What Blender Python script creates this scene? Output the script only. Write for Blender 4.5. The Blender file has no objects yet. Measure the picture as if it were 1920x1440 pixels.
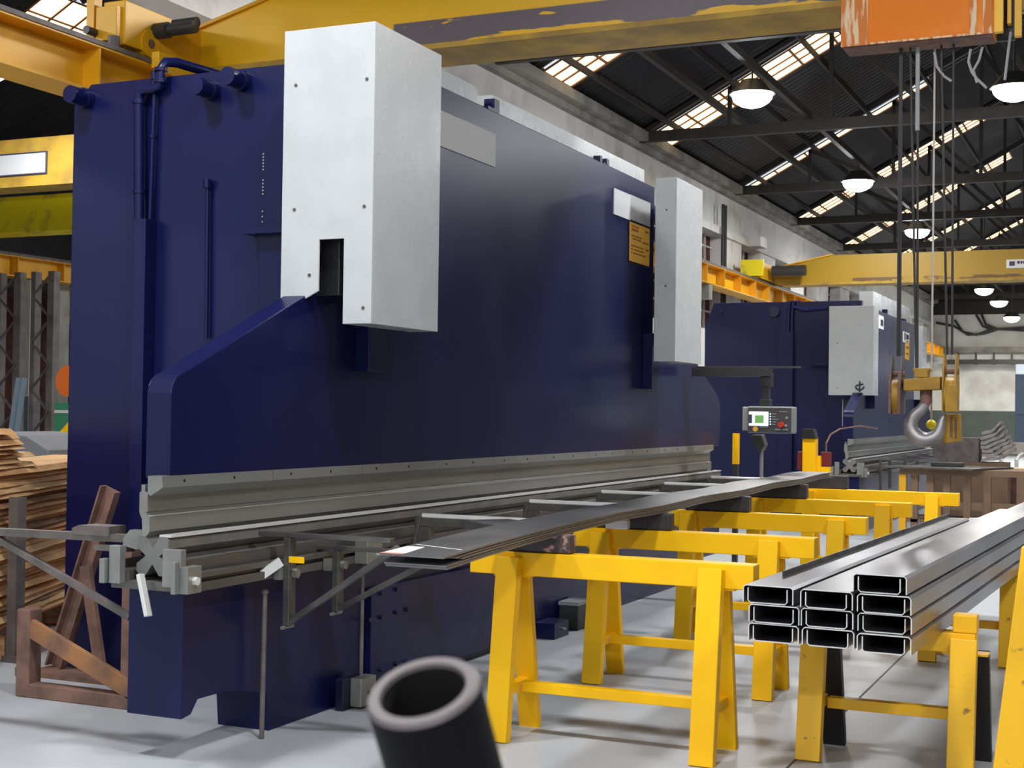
import bpy, math, random
from mathutils import Vector, Matrix
R = math.radians
rnd = random.Random(7)
sc = bpy.context.scene
col = sc.collection

# ------------------------------------------------------------------ camera
F = 2640.0; CX, CY = 960.0, 720.0
EX = Vector((0.91173792, 0.00466766, -0.41074588))
EY = Vector((0.41054197, 0.02313399, 0.91154819))
EZ = Vector((0.01375698, -0.99972148, 0.01917587))
CAM = Vector((0, 0, 1.6))
def c2w(v): return Vector((EX.dot(v), EY.dot(v), EZ.dot(v)))
cd = bpy.data.cameras.new('camera'); cam = bpy.data.objects.new('camera', cd); col.objects.link(cam)
right = c2w(Vector((1, 0, 0))); up = c2w(Vector((0, -1, 0))); back = c2w(Vector((0, 0, -1)))
cam.matrix_world = Matrix(((right.x, up.x, back.x, CAM.x), (right.y, up.y, back.y, CAM.y), (right.z, up.z, back.z, CAM.z), (0, 0, 0, 1)))
cd.sensor_fit = 'HORIZONTAL'; cd.sensor_width = 36.0; cd.lens = 36.0*F/1920.0
cd.clip_start = 0.05; cd.clip_end = 400
cd.dof.use_dof = True; cd.dof.focus_distance = 9.0; cd.dof.aperture_fstop = 7.5
sc.camera = cam
def at(px, py, ax, val):
    d = c2w(Vector(((px-CX)/F, (py-CY)/F, 1.0))); i = 'XYZ'.index(ax)
    return CAM + d*((val-CAM[i])/d[i])

# ------------------------------------------------------------------ world, exposure
w = bpy.data.worlds.new('world'); sc.world = w; w.use_nodes = True
bg = w.node_tree.nodes['Background']; bg.inputs[0].default_value = (0.86, 0.93, 1.0, 1); bg.inputs[1].default_value = 0.80
sc.view_settings.view_transform = 'Standard'; sc.view_settings.look = 'None'
sc.view_settings.gamma = 1; sc.view_settings.use_curve_mapping = False
sc.view_settings.exposure = 0.2
LAMP_W = 145.0

# ------------------------------------------------------------------ materials
MATS = {}
def nodes(m): return m.node_tree.nodes, m.node_tree.links
def mat(name, c, rough=0.5, metal=0.0, c2=None, scale=3.0, lo=0.4, hi=0.65, bump=0.0, bscale=60, spec=0.5, stretch=(1, 1, 1), coat=0.0, rvar=0.0, detail=5):
    m = bpy.data.materials.new(name); m.use_nodes = True; N, L = nodes(m); b = N['Principled BSDF']
    b.inputs['Base Color'].default_value = (*c, 1); b.inputs['Roughness'].default_value = rough
    b.inputs['Metallic'].default_value = metal; b.inputs['Specular IOR Level'].default_value = spec
    b.inputs['Coat Weight'].default_value = coat; b.inputs['Coat Roughness'].default_value = 0.15
    tc = N.new('ShaderNodeTexCoord'); mp = N.new('ShaderNodeMapping'); mp.inputs['Scale'].default_value = stretch
    L.new(tc.outputs['Object'], mp.inputs[0])
    if c2 is not None or rvar:
        n = N.new('ShaderNodeTexNoise'); n.inputs['Scale'].default_value = scale; n.inputs['Detail'].default_value = detail
        L.new(mp.outputs[0], n.inputs['Vector'])
        r = N.new('ShaderNodeMapRange'); r.inputs['From Min'].default_value = lo; r.inputs['From Max'].default_value = hi
        L.new(n.outputs['Fac'], r.inputs['Value'])
        if c2 is not None:
            x = N.new('ShaderNodeMix'); x.data_type = 'RGBA'; x.inputs['A'].default_value = (*c, 1); x.inputs['B'].default_value = (*c2, 1)
            L.new(r.outputs[0], x.inputs['Factor']); L.new(x.outputs['Result'], b.inputs['Base Color'])
        if rvar:
            r2 = N.new('ShaderNodeMapRange'); r2.inputs['To Min'].default_value = max(0.02, rough-rvar); r2.inputs['To Max'].default_value = rough+rvar
            L.new(n.outputs['Fac'], r2.inputs['Value']); L.new(r2.outputs[0], b.inputs['Roughness'])
    if bump:
        n2 = N.new('ShaderNodeTexNoise'); n2.inputs['Scale'].default_value = bscale; n2.inputs['Detail'].default_value = 3
        L.new(mp.outputs[0], n2.inputs['Vector'])
        bp = N.new('ShaderNodeBump'); bp.inputs['Strength'].default_value = bump; bp.inputs['Distance'].default_value = 0.01
        L.new(n2.outputs['Fac'], bp.inputs['Height']); L.new(bp.outputs[0], b.inputs['Normal'])
    MATS[name] = m
    return m
def emit(name, c, s):
    m = bpy.data.materials.new(name); m.use_nodes = True; b = m.node_tree.nodes['Principled BSDF']
    b.inputs['Base Color'].default_value = (*c, 1); b.inputs['Emission Color'].default_value = (*c, 1); b.inputs['Emission Strength'].default_value = s
    MATS[name] = m
    return m
mat('navy', (0.0042, 0.0058, 0.046), 0.30, c2=(0.0058, 0.0078, 0.054), scale=1.3, bump=0.03, bscale=25, rvar=0.06, spec=0.28)
mat('navy_dark', (0.004, 0.005, 0.03), 0.4)
mat('cover', (0.49, 0.50, 0.505), 0.27, c2=(0.44, 0.465, 0.46), scale=5, bump=0.03, bscale=10, rvar=0.09)
mat('plate_white', (0.55, 0.55, 0.56), 0.45)
mat('plate_grey', (0.42, 0.42, 0.42), 0.45)
mat('tool_steel', (0.30, 0.30, 0.275), 0.38, 0.55, c2=(0.24, 0.24, 0.22), scale=5, stretch=(1, .15, 1), rvar=0.08)
mat('bright_steel', (0.74, 0.73, 0.70), 0.35, 0.35)
mat('rail_steel_shaded', (0.15, 0.14, 0.13), 0.36, 0.5, c2=(0.10, 0.095, 0.09), scale=4, stretch=(1, .2, 1), rvar=0.08)  # steel darkened: recess shade of the die holder is put into its colour
mat('die_steel', (0.22, 0.21, 0.20), 0.4, 0.4, c2=(0.17, 0.165, 0.155), scale=6)
mat('wall_unseen_grey', (0.11, 0.11, 0.12), 0.8)  # dark grey chosen to weaken reflections from the unseen right wall
mat('dark_steel', (0.085, 0.08, 0.078), 0.42, 0.6, c2=(0.15, 0.14, 0.13), scale=6)
mat('sheet_steel', (0.15, 0.145, 0.14), 0.42, 0.65, c2=(0.24, 0.23, 0.225), scale=2.2, stretch=(1, .5, 1), rvar=0.1)
mat('sheet_edge', (0.22, 0.19, 0.18), 0.5, 0.5)
mat('channel_steel', (0.13, 0.125, 0.135), 0.30, 0.75, c2=(0.30, 0.295, 0.31), scale=3, stretch=(1, .35, 1), lo=.4, hi=.75, rvar=0.04, detail=1.5)
mat('block', (0.035, 0.030, 0.032), 0.5, 0.2, c2=(0.06, 0.05, 0.05), scale=9)
mat('block_end', (0.06, 0.045, 0.045), 0.6, 0.1, c2=(0.45, 0.25, 0.19), scale=22, lo=.52, hi=.6)
mat('yellow', (0.95, 0.53, 0.004), 0.40, c2=(0.90, 0.47, 0.003), scale=2, bump=0.02, bscale=30, spec=.25)
mat('yellow_worn', (0.90, 0.49, 0.004), 0.45, c2=(0.30, 0.13, 0.02), scale=14, lo=.66, hi=.72)
mat('yellow_dull', (0.42, 0.23, 0.01), 0.5, c2=(0.30, 0.15, 0.012), scale=8)
mat('yellow_crane', (0.80, 0.42, 0.006), 0.45, c2=(0.70, 0.34, 0.008), scale=1.5)
mat('yellow_dirty', (0.50, 0.30, 0.03), 0.6, c2=(0.30, 0.18, 0.03), scale=2.5)
mat('yellow_bright', (0.86, 0.68, 0.01), 0.45, c2=(0.42, 0.33, 0.04), scale=3.2, lo=.55, hi=.75)
mat('black', (0.008, 0.008, 0.01), 0.5)
mat('hole', (0.004, 0.004, 0.005), 0.9)
mat('motor', (0.03, 0.03, 0.03), 0.45)
mat('rust', (0.22, 0.115, 0.085), 0.75, c2=(0.13, 0.075, 0.055), scale=9, bump=0.2)
mat('rust_orange', (0.36, 0.16, 0.06), 0.75, c2=(0.17, 0.09, 0.06), scale=5, bump=0.2)
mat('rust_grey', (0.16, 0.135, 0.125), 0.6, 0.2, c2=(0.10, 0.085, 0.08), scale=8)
mat('orange', (0.80, 0.20, 0.003), 0.45, c2=(0.85, 0.30, 0.05), scale=3.5, lo=.6, hi=.75, spec=.2)
mat('orange_scraped', (0.78, 0.55, 0.34), 0.6, c2=(0.62, 0.17, 0.01), scale=30, stretch=(1, 1, .12), lo=.45, hi=.55)
mat('wall_white', (0.72, 0.71, 0.68), 0.85, c2=(0.42, 0.40, 0.37), scale=1.6, lo=.5, hi=.8)
mat('wall_end', (0.76, 0.75, 0.72), 0.85, c2=(0.52, 0.50, 0.46), scale=.8)
mat('wall_green', (0.085, 0.105, 0.09), 0.8, c2=(0.07, 0.085, 0.075), scale=2)
mat('concrete', (0.33, 0.315, 0.28), 0.8, c2=(0.19, 0.175, 0.155), scale=2)
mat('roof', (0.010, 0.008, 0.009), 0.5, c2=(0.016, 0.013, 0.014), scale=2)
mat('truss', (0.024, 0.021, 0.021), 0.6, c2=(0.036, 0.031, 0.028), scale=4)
mat('purlin', (0.03, 0.022, 0.02), 0.7)
mat('frame_orange_tint', (0.22, 0.09, 0.035), 0.7)  # orange tint at the bright skylight edges, painted into the frames
mat('lattice', (0.16, 0.14, 0.13), 0.65, c2=(0.10, 0.085, 0.08), scale=4)
mat('brick_dark', (0.10, 0.028, 0.024), 0.8, c2=(0.05, 0.018, 0.016), scale=6)
mat('bar_white', (0.55, 0.52, 0.48), 0.7)
mat('wood', (0.85, 0.50, 0.22), 0.7, c2=(0.66, 0.34, 0.14), scale=3, stretch=(4, .6, 8))
mat('wood_pale', (0.86, 0.57, 0.29), 0.7, c2=(0.72, 0.43, 0.19), scale=3, stretch=(4, .6, 8))
mat('wood_dark', (0.44, 0.22, 0.10), 0.75, c2=(0.20, 0.095, 0.045), scale=3, stretch=(4, .6, 8))
mat('hook_steel', (0.36, 0.34, 0.34), 0.42, 0.6, c2=(0.28, 0.26, 0.26), scale=9)
mat('rope', (0.06, 0.055, 0.055), 0.5, 0.5)
mat('cable_pale', (0.35, 0.35, 0.36), 0.5)
mat('green', (0.04, 0.20, 0.10), 0.55)
mat('green_dark', (0.03, 0.05, 0.03), 0.7)
mat('orange_red', (0.72, 0.15, 0.02), 0.5)
mat('blue_grey', (0.14, 0.19, 0.23), 0.6)
mat('grey_tarp', (0.20, 0.20, 0.21), 0.7)
mat('panel_face', (0.065, 0.06, 0.062), 0.45)
mat('panel_side', (0.32, 0.31, 0.28), 0.5)
mat('panel_rim', (0.22, 0.22, 0.23), 0.45)
mat('red', (0.6, 0.04, 0.01), 0.35)
mat('red_dark', (0.14, 0.01, 0.008), 0.5)
mat('label_yellow', (0.80, 0.42, 0.05), 0.5)
mat('label_ink', (0.32, 0.13, 0.01), 0.6)
mat('label_dark', (0.03, 0.03, 0.06), 0.6)
mat('label_purple', (0.09, 0.05, 0.09), 0.6)
mat('paper', (0.85, 0.84, 0.83), 0.7)
mat('paper_red', (0.75, 0.22, 0.15), 0.7)
mat('pipe', (0.005, 0.004, 0.005), 0.65, spec=.15)
mat('pipe_cut', (0.17, 0.145, 0.145), 0.5, 0.3)
mat('pipe_in', (0.006, 0.004, 0.004), 0.8)
mat('bench', (0.20, 0.12, 0.07), 0.7, c2=(0.16, 0.10, 0.06), scale=4)
mat('scrap', (0.34, 0.30, 0.30), 0.5, 0.3, c2=(0.22, 0.19, 0.18), scale=9)
mat('joint', (0.10, 0.10, 0.11), 0.8)
mat('steel_blue', (0.035, 0.06, 0.11), 0.6, c2=(0.05, 0.075, 0.12), scale=1)
emit('lamp_glow', (0.95, 0.97, 1.0), 60)
emit('lamp_glow_far', (1.0, 0.98, 0.80), 30)
emit('sky_pane', (1.0, 0.76, 0.42), 2.6)
emit('sky_pane_pink', (1.0, 0.78, 0.85), 2.0)
emit('screen', (0.9, 1.0, 0.96), 1.6)
emit('screen_green', (0.10, 0.26, 0.07), 0.8)
emit('door_daylight', (0.93, 0.93, 1.0), 2.2)
emit('led', (0.6, 0.8, 0.9), 0.6)

# concrete floor: pale grey with faint mottling
def floor_mat():
    m = mat('floor', (0.40, 0.42, 0.45), 0.42, c2=(0.46, 0.48, 0.50), scale=0.9, lo=.35, hi=.7, bump=0.02, bscale=12, rvar=0.1)
floor_mat()
# crane girder paint with a scraped band of bare primer low on the web
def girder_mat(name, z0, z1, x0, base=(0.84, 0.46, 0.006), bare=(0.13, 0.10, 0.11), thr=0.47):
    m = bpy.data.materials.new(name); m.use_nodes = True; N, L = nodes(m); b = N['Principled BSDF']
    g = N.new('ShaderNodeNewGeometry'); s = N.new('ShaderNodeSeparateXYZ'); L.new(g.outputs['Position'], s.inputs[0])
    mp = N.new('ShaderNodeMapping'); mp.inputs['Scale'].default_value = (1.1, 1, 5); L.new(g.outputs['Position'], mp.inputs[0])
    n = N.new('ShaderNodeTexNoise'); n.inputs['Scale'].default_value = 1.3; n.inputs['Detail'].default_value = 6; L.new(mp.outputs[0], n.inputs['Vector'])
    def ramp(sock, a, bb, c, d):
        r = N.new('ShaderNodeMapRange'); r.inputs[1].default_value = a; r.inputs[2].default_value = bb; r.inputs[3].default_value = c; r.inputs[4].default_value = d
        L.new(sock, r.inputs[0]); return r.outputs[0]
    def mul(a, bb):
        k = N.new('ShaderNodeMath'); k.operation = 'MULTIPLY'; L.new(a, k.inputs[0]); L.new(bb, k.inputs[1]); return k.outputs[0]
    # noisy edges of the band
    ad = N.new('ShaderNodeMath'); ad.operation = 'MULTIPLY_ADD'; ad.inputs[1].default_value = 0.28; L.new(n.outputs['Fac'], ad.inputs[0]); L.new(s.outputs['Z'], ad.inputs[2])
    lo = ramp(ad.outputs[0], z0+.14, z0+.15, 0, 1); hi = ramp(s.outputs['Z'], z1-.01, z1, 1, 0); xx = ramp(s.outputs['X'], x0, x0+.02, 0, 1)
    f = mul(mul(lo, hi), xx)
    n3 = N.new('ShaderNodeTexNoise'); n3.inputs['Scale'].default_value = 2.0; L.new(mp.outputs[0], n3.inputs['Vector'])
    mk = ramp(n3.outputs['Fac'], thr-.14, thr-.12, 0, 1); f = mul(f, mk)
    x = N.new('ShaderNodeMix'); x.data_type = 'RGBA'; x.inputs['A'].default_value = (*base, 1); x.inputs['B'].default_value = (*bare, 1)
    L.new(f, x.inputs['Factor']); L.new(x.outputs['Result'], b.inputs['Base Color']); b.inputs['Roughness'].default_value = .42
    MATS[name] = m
girder_mat('girder_near', 4.70, 4.90, -5.9)
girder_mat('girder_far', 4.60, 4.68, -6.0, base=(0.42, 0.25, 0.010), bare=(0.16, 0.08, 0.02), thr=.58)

# ------------------------------------------------------------------ mesh building
class MB:
    def __init__(s): s.v = []; s.f = []
    def add(s, vs, fs):
        o = len(s.v); s.v += [tuple(p) for p in vs]; s.f += [tuple(o+i for i in f) for f in fs]; return s
    def box(s, x0, x1, y0, y1, z0, z1):
        x0, x1 = sorted((x0, x1)); y0, y1 = sorted((y0, y1)); z0, z1 = sorted((z0, z1))
        return s.add([(x0,y0,z0),(x1,y0,z0),(x1,y1,z0),(x0,y1,z0),(x0,y0,z1),(x1,y0,z1),(x1,y1,z1),(x0,y1,z1)],
                     [(0,3,2,1),(4,5,6,7),(0,1,5,4),(1,2,6,5),(2,3,7,6),(3,0,4,7)])
    def prism(s, poly, ax, a, b, caps=True):
        n = len(poly)
        def P(p, t): return {'X': (t, p[0], p[1]), 'Y': (p[0], t, p[1]), 'Z': (p[0], p[1], t)}[ax]
        vs = [P(p, a) for p in poly] + [P(p, b) for p in poly]
        fs = [(i, (i+1) % n, n+(i+1) % n, n+i) for i in range(n)]
        if caps: fs += [tuple(reversed(range(n))), tuple(range(n, 2*n))]
        return s.add(vs, fs)
    def bar(s, p0, p1, wd, h, upv=(0, 0, 1)):
        p0 = Vector(p0); p1 = Vector(p1); d = (p1-p0).normalized(); u = Vector(upv)
        if abs(d.dot(u)) > .98: u = Vector((0, 1, 0))
        a = d.cross(u).normalized(); b = a.cross(d).normalized()
        vs = []
        for p in (p0, p1):
            for i, j in ((-1, -1), (1, -1), (1, 1), (-1, 1)): vs.append(p + a*(i*wd/2) + b*(j*h/2))
        return s.add(vs, [(0,1,2,3),(7,6,5,4),(0,4,5,1),(1,5,6,2),(2,6,7,3),(3,7,4,0)])
    def cyl(s, p0, p1, r, n=16, r2=None, caps=True):
        p0 = Vector(p0); p1 = Vector(p1); d = (p1-p0).normalized(); r2 = r if r2 is None else r2
        a = d.orthogonal().normalized(); b = d.cross(a)
        vs = [p + (a*math.cos(t) + b*math.sin(t))*q for p, q in ((p0, r), (p1, r2)) for t in [2*math.pi*i/n for i in range(n)]]
        fs = [(i, (i+1) % n, n+(i+1) % n, n+i) for i in range(n)]
        if caps: fs += [tuple(reversed(range(n))), tuple(range(n, 2*n))]
        return s.add(vs, fs)
    def tube(s, pts, r, n=8, rs=None):
        pts = [Vector(p) for p in pts]; m = len(pts); vs = []
        prev = None
        for i, p in enumerate(pts):
            d = (pts[min(i+1, m-1)] - pts[max(i-1, 0)]).normalized()
            a = d.orthogonal().normalized() if prev is None else (prev - d*prev.dot(d)).normalized()
            prev = a; b = d.cross(a); q = rs[i] if rs else r
            vs += [p + (a*math.cos(2*math.pi*k/n) + b*math.sin(2*math.pi*k/n))*q for k in range(n)]
        fs = [(i*n+k, i*n+(k+1) % n, (i+1)*n+(k+1) % n, (i+1)*n+k) for i in range(m-1) for k in range(n)]
        fs += [tuple(reversed(range(n))), tuple(range((m-1)*n, m*n))]
        return s.add(vs, fs)
    def ball(s, c, r, n=12, sz=1.0):
        c = Vector(c); vs = []; fs = []; m = n//2
        for i in range(m+1):
            t = math.pi*i/m
            for k in range(n):
                p = 2*math.pi*k/n; vs.append(c + Vector((math.sin(t)*math.cos(p), math.sin(t)*math.sin(p), math.cos(t)*sz))*r)
        fs = [(i*n+k, i*n+(k+1) % n, (i+1)*n+(k+1) % n, (i+1)*n+k) for i in range(m) for k in range(n)]
        return s.add(vs, fs)
    def build(s, name, m, parent=None, smooth=False, bevel=0.0, seg=2):
        me = bpy.data.meshes.new(name); me.from_pydata([tuple(p) for p in s.v], [], s.f); me.validate(); me.update()
        import bmesh
        bm = bmesh.new(); bm.from_mesh(me); bmesh.ops.recalc_face_normals(bm, faces=bm.faces); bm.to_mesh(me); bm.free()
        o = bpy.data.objects.new(name, me); col.objects.link(o)
        me.materials.append(MATS[m] if isinstance(m, str) else m)
        if smooth:
            for p in me.polygons: p.use_smooth = True
            es = o.modifiers.new('edge', 'EDGE_SPLIT'); es.split_angle = R(35)
        if bevel:
            b = o.modifiers.new('bevel', 'BEVEL'); b.width = bevel; b.segments = seg; b.limit_method = 'ANGLE'; b.angle_limit = R(35)
        if parent is not None: o.parent = parent
        return o
def B(name, m, parent, *boxes, bevel=0.0):
    mb = MB()
    for b in boxes: mb.box(*b)
    return mb.build(name, m, parent, bevel=bevel)
def thing(name, label, cat, group=None):
    o = bpy.data.objects.new(name, None); col.objects.link(o); o.empty_display_size = .2
    o['label'] = label; o['category'] = cat
    if group: o['group'] = group
    return o
def tag(o, label, cat, group=None, kind=None):
    o['label'] = label; o['category'] = cat
    if group: o['group'] = group
    if kind: o['kind'] = kind
    return o
def struct(o): o['kind'] = 'structure'; return o
def kids(o): return [c for c in bpy.data.objects if c.parent == o]
def rebase(t):
    """move the root's origin to the base centre of its meshes (everything built in world coordinates)"""
    ms = []
    def walk(o):
        if o.type == 'MESH': ms.append(o)
        for c in kids(o): walk(c)
    walk(t)
    P = [v.co for o in ms for v in o.data.vertices]
    lo = Vector([min(p[i] for p in P) for i in range(3)]); hi = Vector([max(p[i] for p in P) for i in range(3)])
    c = Vector(((lo.x+hi.x)/2, (lo.y+hi.y)/2, lo.z)); done = set()
    for o in ms:
        if o.data.name not in done:
            done.add(o.data.name); o.data.transform(Matrix.Translation(-c))
    t.location = c
    return t
def copy_tree(o, parent=None):
    c = o.copy(); col.objects.link(c); c.parent = parent
    for ch in kids(o):
        if ch is not c: copy_tree(ch, c)
    return c
def dashes(mb, org, u, v, rows, th, nrm):
    """blurred print: rows = [(u0, v0, u1, height)], drawn as short raised strokes"""
    org = Vector(org); u = Vector(u); v = Vector(v); nrm = Vector(nrm)
    for (a, h0, b, hh) in rows:
        x = a
        while x < b:
            ln = min(b, x + hh*rnd.uniform(.5, 1.1)); 
            p = [org+u*x+v*h0, org+u*ln+v*h0, org+u*ln+v*(h0+hh), org+u*x+v*(h0+hh)]
            mb.add(p + [q+nrm*th for q in p], [(0,1,2,3),(7,6,5,4),(0,4,5,1),(1,5,6,2),(2,6,7,3),(3,7,4,0)])
            x = ln + hh*.28
    return mb

# ------------------------------------------------------------------ hall shell
f = MB(); f.add([(-30, -12, 0), (14, -12, 0), (14, 75, 0), (-30, 75, 0)], [(0, 1, 2, 3)])
struct(f.build('floor', 'floor'))
struct(B('trim_1', 'joint', None, (-1.482, -1.470, -2, 30, 0.0005, 0.0015)))       # expansion joint in the slab
EAVE = -8.5; EZ0 = 6.65; T = math.tan(R(28)); RIDGE = 2.2; YE = 63.0
def rz(x): return EZ0 + (x-EAVE)*T
# wall band above the crane way and the piers below it
struct(B('wall_left', 'wall_white', None, (-8.9, -8.5, 2, YE, 5.46, 6.62),
         (-8.9, -8.5, 17, YE, 0, 3.4), *[(-8.9, -8.42, y, y+1.5, 3.4, 5.46) for y in [17+3.2*k for k in range(15)]]))
for k in range(14):
    y = 18.5+3.2*k
    fr = MB().box(-8.80, -8.72, y, y+1.7, 3.4, 5.46).build('window_%d' % (k+1), 'brick_dark'); struct(fr)
    m = MB()
    for z in (3.8, 4.15, 4.5, 4.85, 5.2): m.box(-8.72, -8.68, y, y+1.7, z, z+.035)
    for yy in (.5, 1.1): m.box(-8.70, -8.66, y+yy, y+yy+.05, 3.4, 5.46)
    m.build('glazing_bar', 'bar_white', fr)
struct(B('trim_2', 'concrete', None, (-8.50, -8.20, 2, YE, 6.50, 6.66), (-8.5, -8.38, 2, YE, 6.40, 6.50)))  # eaves gutter beam
struct(B('trim_3', 'wall_white', None, (-8.5, -8.36, 17, YE, 5.46, 5.62)))
struct(B('wall_end', 'wall_end', None, (-8.9, -5.05, YE, YE+.3, 1.88, 6.0), (-5.05, 13, YE, YE+.3, 4.1, 6.0)))
struct(B('trim_4', 'wall_green', None, (-8.9, -5.05, YE-.02, YE+.3, 0, 1.88)))
struct(B('wall_back', 'roof', None, (-8.9, 13, YE, YE+.3, 6.0, 13)))
dr = struct(B('door_1', 'steel_blue', None, (-5.05, 8, YE-.05, YE+.2, 0, 3.45)))
B('door_panel', 'steel_blue', dr, (-5.0, -3.4, YE-.10, YE-.05, .2, 1.6), (-5.0, -3.4, YE-.10, YE-.05, 1.75, 3.3))
struct(B('window_20', 'door_daylight', None, (-4.4, 1, YE-.04, YE-.02, 3.1, 4.1)))
# end-wall ledge and hanging track
struct(B('trim_5', 'concrete', None, (-8.5, 0, YE-.35, YE, 4.35, 4.6)))
tr = tag(B('hoist_track', 'motor', None, (-7.9, -3, YE-.75, YE-.55, 3.85, 4.05)), 'dark rail with hanging trolleys along the far end wall', 'rail')
m = MB()
for i in range(5):
    x = -7.3+i*.72; m.cyl((x, YE-.8, 3.95), (x, YE-.5, 3.95), .13, 10); m.box(x-.04, x+.04, YE-.7, YE-.6, 3.95, 4.35)
m.build('trolley', 'motor', tr)

# roof: corrugated sheets pitched between the skylight strips
SKY = [(19.4, 20.5, -8.3, -4.6), (24.55, 25.7, -8.3, -3.9), (31.1, 31.45, -8.3, -4.3), (36.3, 37.3, -8.3, -3.6), (42.4, 43.4, -8.3, -3.6), (48.6, 49.4, -8.0, -3.8), (54.6, 55.4, -8.0, -4.0)]
def corr(mb, y0, y1, x0, x1, slope=T, xr=EAVE, zr=EZ0):
    p = .22; n = max(2, int((y1-y0)/p*4)); vs = []
    for i in range(n+1):
        y = y0+(y1-y0)*i/n; dz = .03*math.sin(2*math.pi*y/p)
        for x in (x0, x1): vs.append((x, y, zr+(x-xr)*slope+dz))
    mb.add(vs, [(2*i, 2*i+1, 2*i+3, 2*i+2) for i in range(n)])
m = MB(); y = -6.0
for (a, b, xa, xb) in SKY:
    corr(m, y, a, -8.7, RIDGE); corr(m, a, b, -8.7, xa); corr(m, a, b, xb, RIDGE); y = b
corr(m, y, YE, -8.7, RIDGE)
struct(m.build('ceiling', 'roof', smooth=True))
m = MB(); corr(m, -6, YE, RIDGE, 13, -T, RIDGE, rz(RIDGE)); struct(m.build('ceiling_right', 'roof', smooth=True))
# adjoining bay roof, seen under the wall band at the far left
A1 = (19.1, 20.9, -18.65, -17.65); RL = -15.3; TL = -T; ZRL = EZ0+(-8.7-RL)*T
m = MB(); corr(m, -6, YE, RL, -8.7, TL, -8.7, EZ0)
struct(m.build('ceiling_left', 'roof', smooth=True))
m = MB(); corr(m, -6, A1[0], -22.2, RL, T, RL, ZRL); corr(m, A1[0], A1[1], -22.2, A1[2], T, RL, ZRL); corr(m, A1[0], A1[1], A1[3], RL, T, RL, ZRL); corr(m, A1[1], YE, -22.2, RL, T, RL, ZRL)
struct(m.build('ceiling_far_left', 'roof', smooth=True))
struct(B('wall_unseen_right', 'wall_unseen_grey', None, (13, 13.3, -6, YE, 2.0, 6.7)))  # unseen right wall, added and kept dark to control reflections on the press
struct(B('wall_unseen_right_lower', 'wall_unseen_grey', None, (13, 13.3, -6, YE, 0, 2.0)))
struct(B('wall_far_left', 'brick_dark', None, (-22.5, -22.2, 2, YE, 0, 4.0))); struct(B('wall_far_left_upper', 'roof', None, (-22.5, -22.2, -6, YE, 4.0, 6.9)))
def skylight(n, y0, y1, x0, x1, slope, xr, zr, lanes, pane='sky_pane'):
    def Z(x): return zr+(x-xr)*slope
    fr = MB(); pn = MB(); w_ = .045
    for k in range(lanes+1):
        yy = y0+(y1-y0)*k/lanes; fr.bar((x0, yy, Z(x0)-.045), (x1, yy, Z(x1)-.045), w_, .02)
    nc = max(2, int(round(abs(x1-x0)/.62)))
    for k in range(nc+1):
        xx = x0+(x1-x0)*k/nc; fr.bar((xx, y0, Z(xx)-.045), (xx, y1, Z(xx)-.045), w_, .025)
    o = struct(fr.build('window_%d' % n, 'frame_orange_tint'))
    pn.add([(x0, y0, Z(x0)-.03), (x1, y0, Z(x1)-.03), (x1, y1, Z(x1)-.03), (x0, y1, Z(x0)-.03)], [(0, 1, 2, 3)])
    pn.build('glass_pane', pane, o)
for i, (a, b, xa, xb) in enumerate(SKY): skylight(21+i, a, b, xa, xb, T, EAVE, EZ0, 1 if b-a < .5 else (3 if i < 5 else 2))
skylight(30, A1[0], A1[1], A1[2], A1[3], T, RL, ZRL, 3)
# purlins under the sheets
m = MB()
for k in range(9):
    x = -7.9+1.2*k
    m.bar((x, -6, rz(x)-.11), (x, YE, rz(x)-.11), .05, .10)
struct(m.build('trim_6', 'purlin'))
# roof trusses
def truss(y):
    o = thing('roof_truss', '', 'truss', 'steel trusses carrying the dark corrugated roof')
    zc = 6.58; xs = [-8.5+1.78*i for i in range(13)]
    MB().bar((-8.6, y, zc), (13, y, zc), .12, .19).build('bottom_chord', 'truss', o)
    m = MB(); m.bar((-8.6, y, rz(-8.6)-.08), (RIDGE, y, rz(RIDGE)-.08), .10, .08); m.build('top_chord', 'truss', o)
    for i in range(1, 7):
        x = xs[i]; MB().bar((x, y, zc), (x, y, rz(x)-.22), .07, .07).build('post', 'truss', o)
    for i in range(1, 6):
        MB().bar((xs[i], y, rz(xs[i])-.22), (xs[i+1], y, zc), .07, .09).build('diagonal', 'truss', o)
    return o
tn = ['nearest roof truss, just beyond the overhead girder', 'roof truss meeting the gutter left of the brightest lamp', 'roof truss crossing behind the hanging ropes', 'roof truss above the second hanging lamp', 'roof truss above the third hanging lamp', 'distant roof truss above the far crane', 'second distant roof truss over the far crane', 'last roof truss close to the end wall']
for i, y in enumerate((17.9, 24.1, 30.6, 36.0, 42.0, 48.2, 54.2, 60.5)):
    t_ = truss(y); t_['label'] = tn[i]; rebase(t_)
# long ties running down the hall, one of them carries the lamps
for j, (x, lab) in enumerate(((-5.32, 'long dark tie beam running down the hall above the lamps'), (-7.0, 'thin rusty tie beam running down the hall near the gutter'))):
    z = 6.75 if j == 0 else 7.1
    tag(MB().bar((x, 4, z), (x, YE, z), .09, .12).build('tie_beam', 'truss'), lab, 'beam')

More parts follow.
